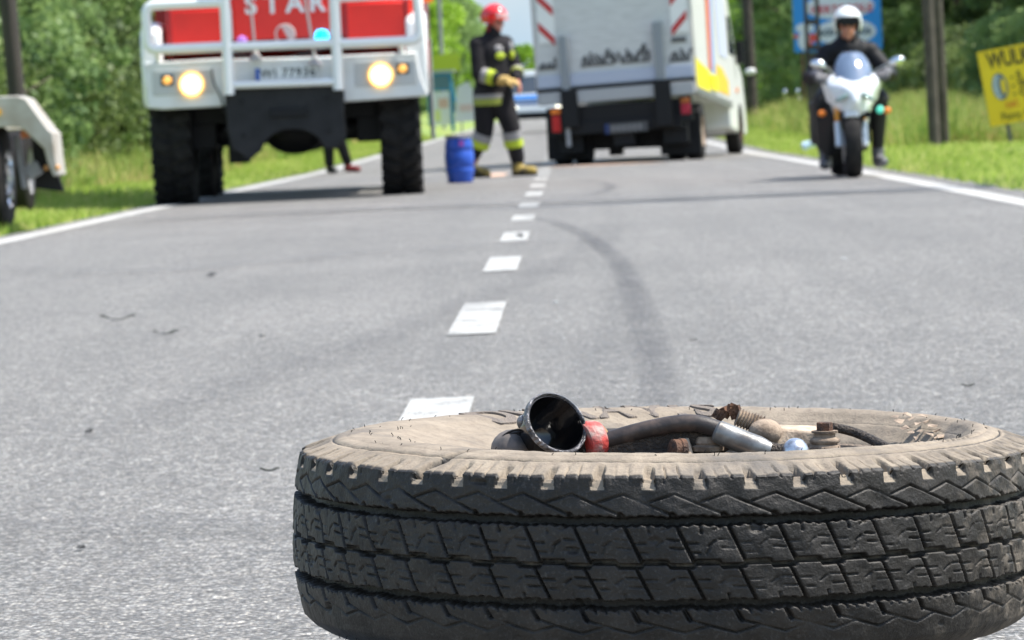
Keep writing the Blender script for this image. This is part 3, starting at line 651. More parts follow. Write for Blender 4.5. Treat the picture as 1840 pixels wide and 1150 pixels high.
mb = MB(); mb.box((1.093, 1.15, 2.2), (.02, .9, .6)); mb.build('side_window', GLASSD, cab)
for c_, x_ in zip('STAR', (-.235, -.06, .125, .305)): text('cab_letter', c_, .215, WHITEB, (x_, .222, 1.60), FT, ext=.008, bold=.03)
# round maker's emblem: ring with a slanted bar
mb = MB(); mb.tube([(.035+.078*math.cos(a), .215, 1.355+.078*math.sin(a)) for a in np.linspace(0, 2*math.pi, 32)[:-1]], .008, 8, closed=True)
seg_ = [(.035+.070*math.cos(a), 1.355+.070*math.sin(a)) for a in np.linspace(R_(-62), R_(112), 16)]; mb.prism(seg_, .212, .228)
mb.build('emblem', mat('emblem_white', (.70, .52, .48), .5), FT)
# blue beacons behind the bars
for x, m_, nm in ((.335, mat('lit_blue_beacon', (.02, .3, .8), .2, emit=(.0, .55, 1.0), es=3.0), 'blue_beacon'), (-.315, mat('unlit_beacon', (.42, .22, .62), .25, emit=(.5, .2, .8), es=.25), 'blue_beacon')):
    mb = MB(); mb.lathe([(.055, 0), (.058, .02), (.055, .06), (.04, .09), (.001, .10)], (x, .10, 1.28), (0, 0, 1), n=20)
    if x < 0: mb = MB(); mb.lathe([(.04, 0), (.042, .02), (.038, .05), (.001, .07)], (x, .10, 1.29), (0, 0, 1), n=20)
    mb.build(nm, m_, FT)
# bumper
mb = MB()
mb.prism([(-1.12, 1.17), (-.46, 1.18), (-.40, 1.18), (-.40, .79), (-.98, .785), (-1.10, .80)], .0, .5)
mb.prism([(.46, 1.16), (1.10, 1.16), (1.13, .95), (1.18, .80), (.50, .78), (.46, .79)], .0, .5)
mb.prism([(-.398, 1.17), (.458, 1.155), (.458, .93), (-.398, .93)], .03, .4)
bump = mb.build('bumper', WHITE, FT, bevel=.015)
mb = MB()
for a in ([(-1.05, .86), (-.95, .98), (-.55, .98), (-.55, .90)], ): pass
for x in (-.80, .84): mb = MB(); mb.box((x, -.004, 1.0), (.50, .012, .20)); mb.build('light_housing', mat('bumper_grey', (.50, .51, .50), .5), bump, bevel=.004)
for x, z in ((-.735, .978), (.80, .985)):
    mb = MB(); mb.lathe([(.102, 0), (.106, -.03), (.088, -.04)], (x, -.01, z), (0, 1, 0), n=32, caps=False); mb.lathe([(.104, 0), (.104, .02)], (x, -.035, z), (0, 1, 0), n=32, caps=False)
    r_ = mb.build('headlight', HEADR, FT)
    mb = MB(); mb.lathe([(.094, 0), (.08, -.014), (.05, -.024), (.001, -.028)], (x, -.02, z), (0, 1, 0), n=32, caps=False); mb.build('lens', HEADL, r_)
for x, z in ((-.93, 1.02), (.98, 1.03)):
    mb = MB(); mb.box((x, -.014, z), (.10, .02, .085)); i_ = mb.build('indicator', DARK, FT, bevel=.004)
    mb = MB(); mb.ell((x, -.026, z), (.036, .014, .034)); mb.build('lens', mat('indicator_lens', (.85, .45, .12), .3, emit=(1, .45, .1), es=.6), i_)
# number plate
mb = MB(); mb.box((.035, -.012, 1.035), (.50, .01, .10)); pl = mb.build('number_plate', PLATE, FT)
mb = MB(); mb.box((-.197, -.019, 1.035), (.036, .004, .10)); mb.build('blue_band', BLUE, pl)
text('plate_text', 'WI 77936', .098, INK, (.05, -.018, 1.035), pl, ext=.002, space=1.15, bold=.02)
# bull bars
mb = MB(); yb = -.10; r_ = .041
def rr_loop(x0, x1, z0, z1, c=.07):
    out = []
    for (cx_, cz, a0) in ((x1-c, z1-c, 0), (x0+c, z1-c, 90), (x0+c, z0+c, 180), (x1-c, z0+c, 270)):
        for k in range(5): a = R_(a0+k*22.5); out.append((cx_+c*math.cos(a), yb, cz+c*math.sin(a)))
    return out
mb.tube(rr_loop(-1.07, -.42, 1.27, 1.63), r_, 12, closed=True)
mb.tube(rr_loop(.45, 1.13, 1.25, 1.63), r_, 12, closed=True)
for x in (-.43, .455): mb.tube([(x, yb, .88), (x, yb, 1.3), (x, yb, 2.0)], .045, 12)
mb.tube([(-.43, yb, 1.265), (.455, yb, 1.26)], r_*.95, 12); mb.tube([(-.43, yb, 1.96), (.455, yb, 1.96)], r_, 12)
mb.tube([(-.43, yb, .955), (.455, yb, .945)], .03, 12)
for x in (-1.0, .98): mb.tube([(x, yb, 1.27), (x, .15, 1.12)], .025, 8)
mb.build('bull_bar', WHITEB, FT)
for (x0, z0, x1, z1) in ((-.235, 1.78, -.205, 1.20), (.20, 1.78, .272, 1.14)):
    mb = MB(); mb.tube([(x0, -.03, z0), ((x0+x1)/2, -.035, (z0+z1)/2), (x1, -.03, z1)], .011, 8); mb.lathe([(.06, -.03), (.03, .02), (.012, .06)], (x1, -.03, z1-.02), (0, 0, 1), n=14)
    mb.build('marker_rod', mat('rod_grey', (.38, .36, .36), .5), FT)
mb = MB(); mb.tube(cr([(-.56, -.05, 1.10), (-.55, -.06, .98), (-.50, -.06, .86), (-.48, -.04, .74)]), .008, 6); mb.build('cable', BLACK, FT)
# winch plate with an arch cut in its lower edge and a fairlead slot
arch = [(.06+.26*math.cos(a), .38+.20*math.sin(a)) for a in np.linspace(R_(170), R_(10), 14)]
outer = [(-.47, .90), (-.44, .93), (-.12, .93), (-.08, .915), (.18, .915), (.22, .935), (.48, .92), (.50, .86), (.49, .70), (.50, .50), (.42, .40)]
mb = MB(); mb.prism(outer+arch[::-1]+[(-.30, .34), (-.36, .40), (-.43, .44), (-.46, .60)], -.06, .02)
wp = mb.build('winch_plate', DARK, FT, bevel=.008)
mb = MB(); mb.box((.04, -.065, .715), (.30, .03, .07)); mb.build('fairlead', BLACK, wp, bevel=.006)
mb = MB()
for x in (-.33, .36):
    for z in (.55, .82): mb = MB(); mb.lathe([(.018, 0), (.018, .012)], (x, -.06, z), (0, -1, 0), n=6); mb.build('bolt', BLACK, wp)
# chassis, axles
mb = MB(); mb.box((-.42, 3.1, .86), (.10, 5.9, .22)); mb.box((.42, 3.1, .86), (.10, 5.9, .22)); mb.box((.0, .75, .80), (1.5, .5, .30)); mb.box((0, 3.4, 1.02), (1.7, 5.6, .08))
for yy in (.78, 4.0, 5.3):
    mb.cyl((-.9, yy, .56), (.9, yy, .56), .09); mb.ell((.06, yy, .56), (.26, .2, .19)); mb.box((-.70, yy, .62), (.24, .5, .34)); mb.box((.70, yy, .62), (.24, .5, .34))
mb.box((-.40, .65, .42), (.17, .3, .20)); mb.cyl((-.5, .35, .6), (.5, .35, .6), .05)
mb.build('chassis', BLACK, FT, bevel=.01)
# front mudguards, bright on the sunny side
for sx, x in ((1, 1.10), (-1, -1.06)):
    mb = MB(); mb.prism([(.0+.05, 1.16), (.10, 1.42), (.35, 1.50), (1.45, 1.50), (1.62, 1.20), (1.66, .85), (1.45, .85), (1.35, 1.18), (.45, 1.20), (.30, .85), (.12, .80)], x-.08, x+.09, 'yz')
    mb.build('mudguard', WHITEB, FT, bevel=.03)
# body behind the cab
mb = MB(); mb.box((.03, 4.3, 2.0), (2.34, 4.4, 1.75)); body = mb.build('body', DRED, FT, bevel=.02)
mb = MB(); mb.box((1.21, 2.05, 1.75), (.03, .06, 1.3)); mb.tube([(1.215, 2.0, .45), (1.215, 2.0, 1.3)], .02, 8); mb.build('rail', STEEL, body)
for k in range(3): mb = MB(); mb.box((1.205, 2.8+k*1.35, 1.95), (.012, 1.25, 1.4)); mb.build('roller_shutter', STEEL, body)
mb = MB(); mb.box((1.215, .9+.4, 1.62), (.09, .05, .05)); mb.build('side_marker', ORANGE, FT)
mb = MB(); mb.tube([(1.1, .45, 1.9), (1.3, .35, 1.95), (1.3, .35, 2.3)], .012, 8); mb.box((1.31, .34, 2.25), (.16, .04, .36)); mb.build('mirror', BLACK, FT); mb = MB(); mb.tube([(-1.0, .45, 1.9), (-1.2, .35, 1.95), (-1.2, .35, 2.3)], .012, 8); mb.box((-1.21, .34, 2.25), (.16, .04, .36)); mb.build('mirror', BLACK, FT)

# ================================================================== DELIVERY VAN, nose down to its front left
VAN = thing('delivery_van', 'white box van with folded tail lift and yellow side graphics in the right lane', 'van', (.615, 49.62, 0), -R_(8))
TILT = Matrix.Translation((0, 0, .5)) @ Matrix.Rotation(R_(-2.0), 4, 'Y') @ Matrix.Rotation(R_(-2.7), 4, 'X') @ Matrix.Translation((0, 0, -.5))
def VB():
    m = MB(); m.m = TILT; return m
VW = .965
mb = VB(); mb.box((0, 2.15, 1.95), (VW*2, 4.1, 2.2)); box = mb.build('cargo_box', WHITEB, VAN, bevel=.012)
LIFT = mat('lift_aluminium', (.62, .62, .61), .5, col2=(.50, .50, .49), nscale=6, stretch=(1, 1, 12))
mb = VB(); mb.box((-.0, .045, 1.93), (1.90, .08, 1.80)); lift = mb.build('tail_lift', LIFT, VAN, bevel=.006)
mb = VB(); mb.box((0, -.012, 1.045), (1.90, .04, .15)); mb.build('lift_edge', mat('pale_blue_grey', (.42, .46, .56), .4, metal=.2), lift, bevel=.004)
mb = VB(); mb.box((0, -.022, .94), (1.93, .07, .035)); mb.build('dark_line', DARK, lift)
mb = VB(); mb.box((0, -.02, .84), (1.90, .10, .15)); mb.build('rear_beam', mat('beam_grey', (.36, .37, .38), .5), VAN, bevel=.006)
for a_, b_ in (((-.60, -.055, 1.25), (.10, .06, .68)), ((.56, -.055, 1.30), (.115, .06, .72))): mb = VB(); mb.box(a_, b_); mb.build('lift_arm', mat('arm_grey', (.24, .26, .28), .5), lift, bevel=.006)
mb = VB(); mb.box((-.57, -.06, .70), (.20, .10, .46)); mb.box((.57, -.07, .68), (.20, .10, .56)); mb.box((0, .15, .62), (1.75, .3, .22)); mb.box((0, .6, .58), (1.5, .9, .3)); mb.box((.0, 2.6, .60), (.75, 4.6, .18))
mb.box((0, .05, .46), (1.55, .16, .16)); mb.box((.05, .25, .36), (.26, .5, .3)); mb.cyl((-.8, .85, .38), (.8, .85, .38), .06); mb.ell((.1, .85, .38), (.2, .18, .17)); mb.box((-.62, .3, .42), (.30, .3, .5)); mb.box((.66, .3, .42), (.30, .3, .45)); mb.m = None; mb.box((.06, .62, .31), (1.05, .3, .28)); mb.box((-.12, .62, .14), (.16, .2, .10)); mb.box((-.66, .42, .34), (.56, .05, .56)); mb.box((.70, .42, .33), (.50, .05, .52)); mb.build('underframe', BLACK, VAN, bevel=.008)
# warning chevrons
for (x, s_) in ((-.80, 1), (.82, -1)):
    mb = VB(); mb.box((x, -.002, 1.74+.06), (.20, .014, .56)); c_ = mb.build('warning_board', PLATE, VAN)
    for z in (1.66, 2.02):
        mb = VB(); mb.prism([(x-s_*.095, z+.02), (x-s_*.095, z+.12), (x+s_*.095, z-.08), (x+s_*.095, z-.18)], -.016, -.010)
        mb.build('red_stripe', mat('warning_red', (.50, .03, .03), .5), c_)
# dark scrawled lettering, too blurred to read: slanting strokes and bars
random.seed(21)
def scrawl(x0, x1, z0, z1, n_):
    mb = VB()
    for k in range(n_):
        t = k/(n_-1); x = x0+(x1-x0)*t; h_ = (z1-z0)*random.uniform(.5, 1); a_ = random.uniform(-.7, .7)
        mb.box((x, -.0, z0+h_/2+.02*t), (random.uniform(.02, .045), .012, h_), Matrix.Rotation(a_, 3, 'Y'))
    mb.box(((x0+x1)/2, -.001, z0+.02), ((x1-x0), .012, .03)); mb.build('rear_lettering', mat('faded_black', (.10, .10, .10), .7), VAN, smooth=0)
scrawl(-.38, .0, 1.19, 1.38, 9); scrawl(.08, .42, 1.19, 1.42, 8); scrawl(-.90, -.72, 1.19, 1.32, 5); scrawl(.70, .92, 1.16, 1.32, 6); mb = VB(); mb.box((.80, -.003, 1.43), (.18, .014, .06)); mb.build('door_sticker', mat('faded_black', (.10, .10, .10), .7), VAN, smooth=0)
# lamps
mb = VB(); mb.box((-.75, -.02, .56), (.16, .08, .34)); tl = mb.build('tail_light', BLACK, VAN, bevel=.006)
mb = VB(); mb.box((-.75, -.068, .53), (.105, .03, .20)); mb.build('red_lens', REDL, tl, bevel=.01)
mb = VB(); mb.box((-.75, -.068, .68), (.12, .028, .06)); mb.build('orange_lens', ORANGE, tl, bevel=.01)
mb = VB(); mb.box((.83, -.02, .60), (.16, .08, .30)); tl = mb.build('tail_light', BLACK, VAN, bevel=.006)
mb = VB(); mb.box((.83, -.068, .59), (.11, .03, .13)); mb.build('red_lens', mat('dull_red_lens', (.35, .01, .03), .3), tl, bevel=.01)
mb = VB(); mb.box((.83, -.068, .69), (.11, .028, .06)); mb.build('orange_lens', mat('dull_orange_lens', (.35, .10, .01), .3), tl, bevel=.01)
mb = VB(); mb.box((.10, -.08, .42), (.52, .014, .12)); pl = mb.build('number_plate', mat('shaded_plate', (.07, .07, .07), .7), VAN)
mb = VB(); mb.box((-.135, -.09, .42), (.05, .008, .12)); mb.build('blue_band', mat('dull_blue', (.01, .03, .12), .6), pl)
random.seed(4)
for k in range(6):
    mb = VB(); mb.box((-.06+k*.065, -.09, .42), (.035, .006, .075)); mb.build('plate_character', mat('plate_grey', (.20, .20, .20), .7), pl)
mb = VB(); mb.box((-.62, -.01, .40), (.05, .05, .3)); mb.build('reflector_bracket', STEEL, VAN)
# side graphics on the right flank
def flank(name, poly, m, off):
    mb = VB(); mb.prism([(y_, z_) for y_, z_ in poly], VW+off, VW+off+.004, 'yz'); return mb.build(name, m, box, smooth=0)
flank('yellow_patch', [(.12, 1.22), (.12, .86), (1.6, .86), (1.65, 1.12), (1.2, 1.15), (.6, 1.18)], mat('graphic_yellow', (.85, .72, .02), .4), .004)
flank('orange_stripe', [(1.35, 3.0), (1.65, 3.0), (2.1, 2.0), (1.85, 1.14), (1.62, 1.16), (1.75, 2.0)], mat('graphic_orange', (.75, .16, .04), .4), .009)
flank('blue_graphic', [(1.72, 3.0), (2.35, 3.0), (2.55, 2.3), (2.3, 1.2), (2.05, 1.0), (1.95, 1.2), (2.15, 2.0)], mat('graphic_blue', (.22, .34, .60), .4), .004)
flank('amber_patch', [(2.5, 1.25), (2.5, .92), (3.9, .92), (3.9, 1.1), (3.2, 1.25)], mat('graphic_amber', (.80, .50, .05), .4), .004)
flank('lilac_graphic', [(2.7, 3.0), (3.8, 3.0), (3.9, 1.4), (3.0, 1.4)], mat('graphic_lilac', (.50, .54, .70), .4), .004)
flank('red_lettering', [(.25, 2.6), (.25, 2.2), (1.2, 2.15), (1.2, 2.62)], mat('graphic_red', (.60, .08, .05), .4), .009)
flank('yellow_lower_band', [(1.7, 1.10), (1.7, .90), (2.45, .90), (2.45, 1.10)], mat('graphic_yellow', (.85, .72, .02), .4), .014)
mb = VB(); mb.box((VW-.01, 2.12, .81), (.05, 4.06, .09)); mb.build('side_rail', STEEL, VAN, bevel=.006)
for x in (VW-.02, -VW+.02): mb = VB(); mb.box((x, .04, 1.9), (.06, .06, 2.2)); mb.build('corner_post', mat('post_pink_grey', (.50, .46, .45), .5), VAN, bevel=.006)
# cab
mb = VB(); mb.prism([(4.15, .52), (4.15, 2.2), (4.7, 2.25), (5.3, 1.55), (6.0, 1.3), (6.15, .95), (6.15, .50), (5.75, .48), (5.65, .78), (5.15, .78), (5.02, .48)], -.93, .95, 'yz'); vc = mb.build('cab', WHITEB, VAN, bevel=.03)
mb = VB(); mb.prism([(4.4, 1.5), (4.4, 2.0), (4.75, 2.0), (5.15, 1.5)], .951, .956, 'yz'); mb.build('side_window', GLASSD, vc)
mb = VB(); mb.box((1.02, 5.15, 1.55), (.10, .10, .30)); mb.build('mirror', BLACK, vc)
mb = VB(); mb.box((.962, 5.1, 1.05), (.02, .10, .06)); mb.build('side_indicator', ORANGE, vc)
TAN = mat('dusty_rim', (.42, .33, .25), .6)
for x in (-.80, -.55, .60, .83): wheel_part(VAN, 'wheel', (x, .85, .345), .345, .21, 0, 1 if x > 0 else -1, TAN if x > 0 else STEEL)
wheel_part(VAN, 'wheel', (.86, 5.4, .34), .34, .20, 0, 1, RUST)

# ================================================================== MOTORCYCLE
MO = thing('motorcycle', 'silver white sports motorcycle with tall windshield standing on the right edge line', 'motorcycle', (2.22, 32.2, 0))
SILV = mat('silver_fairing', (.74, .76, .79), .25, metal=.05, coat=.6)
def wheel_moto(y0, r, wd, rake=0):
    mb = MB(); prof = [(r*.72, wd*.1), (r*.80, 0), (r*.92, .0), (r, wd*.3), (r*1.01, wd*.5), (r, wd*.7), (r*.92, wd), (r*.80, wd), (r*.72, wd*.9)]
    mb.lathe(prof, (-wd/2, y0, r), (1, 0, 0), n=40, caps=False); t = mb.build('wheel', RUB, MO)
    mb = MB(); mb.tube([(0, y0+r*.74*math.cos(a), r+r*.74*math.sin(a)) for a in np.linspace(0, 6.283, 36)[:-1]], .018, 8, closed=True)
    for k in range(5):
        a = k*1.2566; mb.tube([(0, y0, r), (0, y0+r*.73*math.cos(a), r+r*.73*math.sin(a))], .016, 8)
    mb.cyl((-.05, y0, r), (.05, y0, r), .04); mb.build('rim', DARK, t)
wheel_moto(.0, .25, .13); wheel_moto(1.32, .25, .17)
mb = MB()
for k in range(13):
    a = R_(62+k*10)
    if k < 8: mb.hull([(sx*.072*q, math.cos(a_)*-.278*q2, .25+math.sin(a_)*.278*q2) for sx in (-1, 1) for a_ in (a, a+R_(11)) for q, q2 in ((1, .9), (.6, 1.02))])
mb.build('front_fender', SILV, MO, voxel=.012, sm=4)
for sx in (-1, 1):
    mb = MB(); mb.tube([(sx*.10, .0, .25), (sx*.10, .06, .44)], .030, 12); f = mb.build('fork', mat('fork_white', (.62, .66, .70), .3, metal=.4), MO)
    mb = MB(); mb.tube([(sx*.10, .06, .435), (sx*.10, .14, .70)], .024, 12); mb.build('fork_tube', mat('orange_gold', (.80, .32, .03), .3, metal=.3), f)
    mb = MB(); mb.lathe([(.13, -.003), (.13, .003)], (sx*.068, .0, .25), (1, 0, 0), n=32); mb.build('brake_disc', STEEL, f)
# fairing: built from hulls and fused
mb = MB(); X0 = .03
mb.hull([(X0, -.16, .60), (X0-.06, -.10, .70), (X0+.06, -.10, .70), (X0-.10, -.08, .50), (X0+.10, -.08, .50), (X0-.22, .10, .74), (X0+.22, .10, .74), (X0-.20, .10, .56), (X0+.20, .10, .56), (X0, -.02, .46), (X0-.12, .1, .80), (X0+.12, .1, .80)])
mb.hull([(X0-.26, .18, .80), (X0-.15, .02, .72), (X0-.24, .25, .60), (X0-.14, .15, .82), (X0-.15, .1, .55), (X0-.20, .5, .62)])
mb.hull([(X0+.26, .18, .80), (X0+.15, .02, .72), (X0+.24, .25, .60), (X0+.14, .15, .82), (X0+.15, .1, .55), (X0+.20, .5, .62)])
for sx in (-1, 1): mb.hull([(X0+sx*.20, .12, .66), (X0+sx*.22, .5, .62), (X0+sx*.17, .6, .35), (X0+sx*.15, .30, .32), (X0+sx*.14, .12, .48), (X0+sx*.12, .5, .45), (X0+sx*.12, .2, .6)])
for i_, vv in enumerate(mb.v): mb.v[i_] = (X0+(vv[0]-X0)*(.62+.36*min(max((vv[2]-.42)/.3, 0), 1.0)), vv[1], vv[2])
fair = mb.build('fairing', SILV, MO, voxel=.012, sm=5)
for sx in (-1, 1):
    mb = MB(); mb.ell((X0+sx*.10, -.095, .63), (.065, .035, .020), Matrix.Rotation(sx*.5, 3, 'Y')); mb.build('headlight', mat('moto_headlight', (.25, .34, .32), .08, metal=.3), fair)
mb = MB(); mb.box((X0, -.03, .49), (.24, .08, .05)); mb.box((X0, .1, .5), (.12, .2, .2)); mb.build('radiator_intake', BLACK, MO)
# windshield: curved pane with real thickness
v = []; N1, N2 = 14, 12
for j in range(N2):
    t = j/(N2-1); z = .74+.25*t; y_ = .0+.16*t+.04*t*t; wd = .155*math.sqrt(max(1-(t*.93)**3, .02))
    for i in range(N1):
        s_ = i/(N1-1)*2-1; v.append((X0+.01+wd*s_, y_+.09*s_*s_, z-.03*s_*s_*(1-t)))
f = [(j*N1+i, j*N1+i+1, (j+1)*N1+i+1, (j+1)*N1+i) for j in range(N2-1) for i in range(N1-1)]
mb = MB(); mb.add(v, f); mb.build('windshield', mat('smoked_screen', (.22, .30, .44), .06, spec=.9, coat=.6, alpha=.62), MO, solid=.004)
# tank, seat, tail, engine
mb = MB(); mb.hull([(X0+x, y_, z) for x, y_, z in ((-.27, .5, .55), (-.20, .35, .62), (-.02, .3, .6), (-.27, .5, .24), (-.20, .4, .16), (-.05, .35, .22), (-.27, 1.0, .55), (-.25, 1.0, .24), (-.05, 1.0, .2), (-.16, .28, .45))]); mb.hull([(X0+x, y_, z) for x, y_, z in ((.0, .3, .6), (.15, .35, .6), (.0, .35, .22), (.12, .4, .20), (.15, 1.0, .5), (.02, 1.0, .2), (.12, .9, .2))]); mb.build('lower_fairing', BLACK, MO, voxel=.014, sm=3)
mb = MB(); mb.hull([(X0+sx*a_, y_, z) for sx in (-1, 1) for a_, y_, z in ((.10, .35, .78), (.12, .45, .82), (.10, .75, .74), (.15, .45, .65), (.12, .75, .6))]); mb.build('tank', SILV, MO, bevel=.02)
mb = MB(); mb.hull([(X0+sx*a_, y_, z) for sx in (-1, 1) for a_, y_, z in ((.08, .75, .66), (.13, 1.0, .70), (.09, 1.5, .80), (.12, 1.0, .58), (.08, 1.5, .74))]); mb.build('seat', BLACK, MO, bevel=.02)
mb = MB(); mb.box((X0, .62, .42), (.30, .42, .30)); mb.tube([(X0-.16, .6, .2), (X0-.2, .9, .22), (X0-.22, 1.4, .35)], .045, 10); mb.tube([(-.08, 1.32, .25), (-.08, .75, .34)], .03, 8); mb.tube([(.08, 1.32, .25), (.08, .75, .34)], .03, 8); mb.tube([(-.10, .1, .62), (X0-.1, .6, .55), (X0-.1, 1.2, .66)], .02, 8); mb.tube([(.10, .1, .62), (X0+.1, .6, .55), (X0+.1, 1.2, .66)], .02, 8)
mb.box((.0, .13, .70), (.26, .08, .05)); mb.build('engine_and_frame', BLACK, MO, bevel=.01)
for a_, b_ in (((X0-.22, 1.1, .44), (.12, .5, .36)), ((X0+.22, 1.1, .52), (.12, .45, .32))): mb = MB(); mb.box(a_, b_); mb.build('pannier', BLACK, MO, bevel=.03)
for sx, xx in ((-1, -.22), (1, .36)):
    mb = MB(); mb.tube([(X0+sx*.13, .10, .80), ((xx+X0+sx*.13)/2, .06, .86), (xx, .05, .895)], .007, 8); mr = mb.build('mirror', STEEL, MO)
    mb = MB(); mb.ell((xx+sx*.02, .04, .90), (.062, .022, .036), Matrix.Rotation(-sx*.25, 3, 'Y')); mb.build('mirror_shell', CHROME, mr)
    mb = MB(); mb.ell((X0+sx*.255, .02, .515), (.032, .022, .026)); mb.build('indicator', ORANGE, MO)
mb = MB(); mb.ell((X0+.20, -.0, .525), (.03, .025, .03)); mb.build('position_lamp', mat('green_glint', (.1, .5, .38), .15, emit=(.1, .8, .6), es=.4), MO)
mb = MB(); mb.tube([(-.30, .22, .80), (-.12, .16, .80), (.18, .16, .80), (.36, .22, .80)], .013, 8); mb.build('handlebar', BLACK, MO)

# ------------------------------------------------------------------ people
def hand(mb, wrist, d, palm_n, L=.185, curl=.5, thumb=1, s=1.0):
    """five unequal curled fingers and a thumb leaving the side of the palm"""
    d = Vector(d).normalized(); n_ = Vector(palm_n); n_ = (n_-d*n_.dot(d)).normalized(); sd = d.cross(n_).normalized()*thumb
    w0 = Vector(wrist); pl = L*.52
    for q in (-.026, -.009, .009, .026): mb.cap(w0, w0+d*pl+sd*q*s, .017*s, .0125*s, n=10, k=3)
    for q, ll in ((.030, .90), (.0105, 1.0), (-.0095, .94), (-.028, .74)):
        p = w0+d*pl+sd*q*s; a = 0; l3 = L*.5*ll
        for k, fr in enumerate((.44, .31, .25)):
            a += curl*(.7+.4*k); p2 = p+(d*math.cos(a)+n_*math.sin(a))*l3*fr
            mb.cap(p, p2, (.0092-.0008*k)*s, (.0086-.0009*k)*s, n=8, k=3); p = p2
    p = w0+d*L*.16+sd*.024*s; p2 = p+(d*.65+sd*.75+n_*.2).normalized()*L*.26; p3 = p2+(d*.85+sd*.2+n_*.5).normalized()*L*.2
    mb.cap(p, p2, .0125*s, .0105*s, n=8, k=3); mb.cap(p2, p3, .0105*s, .0085*s, n=8, k=3)
def head(mb, c, face, s=1.0):
    """skull, jaw, nose, brow, lips, ears; face = unit vector the face looks to"""
    f = Vector(face).normalized(); q = f.to_track_quat('Y', 'Z').to_matrix(); c = Vector(c)
    def P(x, y, z): return c+q @ Vector((x*s, y*s, z*s))
    mb.ell(P(0, -.01, .035), (.074*s, .092*s, .085*s), q); mb.ell(P(0, .022, -.035), (.058*s, .068*s, .075*s), q)
    mb.cap(P(0, .086, .012), P(0, .105, -.022), .009*s, .013*s, n=8, k=3)
    mb.cap(P(-.035, .078, .028), P(.035, .078, .028), .012*s, .012*s, n=8, k=3)
    mb.cap(P(-.020, .083, -.052), P(.020, .083, -.052), .008*s, .008*s, n=8, k=3); mb.ell(P(0, .075, -.085), (.022*s, .018*s, .016*s), q)
    for sx in (-1, 1): mb.ell(P(sx*.076, -.005, .0), (.010*s, .018*s, .030*s), q)
    return P, q
def eyes(P, parent):
    mb = MB()
    for sx in (-1, 1): mb.ell(P(sx*.030, .077, .008), (.013, .009, .008), n=10, k=6)
    mb.build('eyes', mat('eye_dark', (.03, .025, .02), .2), parent)
# --- rider
RI = thing('person', 'rider in white open helmet and black jacket sitting on the sports motorcycle', 'person', (2.22, 32.2, 0))
body_ = MB(); hx = .035
P, q = head(body_, (hx, .46, 1.19), (-.05, -1, -.08), .95)
body_.cap((hx, .50, 1.06), (hx, .48, 1.14), .055, .05)
body_.cap((hx, .85, .78), (hx, .52, 1.00), .12, .14)
for sx in (-1, 1):
    sh = (hx+sx*.17, .52, .99); elb = (hx+sx*.31, .42, .80); wr = (hx+sx*.27, .23, .815)
    body_.cap((hx, .54, 1.0), sh, .09, .07); body_.cap(sh, elb, .056, .043); body_.cap(elb, wr, .040, .028)
    hand(body_, wr, (sx*-.25, -.9, -.05), (0, .2, -1), curl=.75, thumb=-sx, L=.165, s=.8)
    body_.cap((hx, .86, .76), (hx+sx*.10, .85, .74), .12, .10); body_.cap((hx+sx*.10, .85, .72), (hx+sx*.22, .45, .62), .085, .06)
    body_.cap((hx+sx*.22, .45, .62), (hx+sx*.20, .62, .20), .055, .038); body_.cap((hx+sx*.205, .62, .11), (hx+sx*.23, .44, .11), .034, .026)
bo = body_.build('body', SKIN, RI, voxel=.008, sm=2)
eyes(P, bo)
JBLK = mat('black_leather', (.006, .006, .007), .6, spec=.2, col2=(.014, .014, .016), nscale=9)
mb = MB(); mb.ell((hx, .55, .96), (.215, .13, .10)); mb.cap((hx, .52, 1.055), (hx, .50, 1.075), .065, .06); mb.cap((hx, .86, .77), (hx, .53, .99), .145, .155)
mb.ell((hx, .50, 1.0), (.16, .11, .09))
for sx in (-1, 1):
    sh = (hx+sx*.17, .52, .985); elb = (hx+sx*.32, .42, .80); wr = (hx+sx*.28, .25, .815)
    mb.cap((hx, .54, 1.0), sh, .10, .085); mb.cap(sh, elb, .075, .062); mb.cap(elb, wr, .060, .042)
mb.build('jacket', JBLK, bo, voxel=.012, sm=4)
mb = MB()
for sx in (-1, 1):
    mb.cap((hx, .86, .75), (hx+sx*.10, .85, .74), .14, .12); mb.cap((hx+sx*.10, .85, .72), (hx+sx*.23, .43, .61), .10, .075); mb.cap((hx+sx*.23, .44, .61), (hx+sx*.21, .62, .22), .072, .05)
mb.build('trousers', mat('black_trousers', (.012, .012, .014), .7), bo, voxel=.012, sm=4)
for sx in (-1, 1):
    mb = MB(); mb.cap((hx+sx*.21, .62, .22), (hx+sx*.21, .62, .13), .055, .05); mb.cap((hx+sx*.21, .62, .11), (hx+sx*.235, .42, .11), .05, .042); mb.build('boot', mat('grey_boot', (.12, .12, .13), .5), bo, voxel=.012, sm=3)
    mb = MB(); hand(mb, (hx+sx*.27, .24, .815), (sx*-.25, -.9, -.05), (0, .2, -1), curl=.75, thumb=-sx, L=.18, s=1.5); mb.cap((hx+sx*.285, .28, .815), (hx+sx*.265, .2, .813), .046, .04); mb.build('glove', mat('glove_grey', (.10, .10, .11), .6), bo, voxel=.006, sm=2)
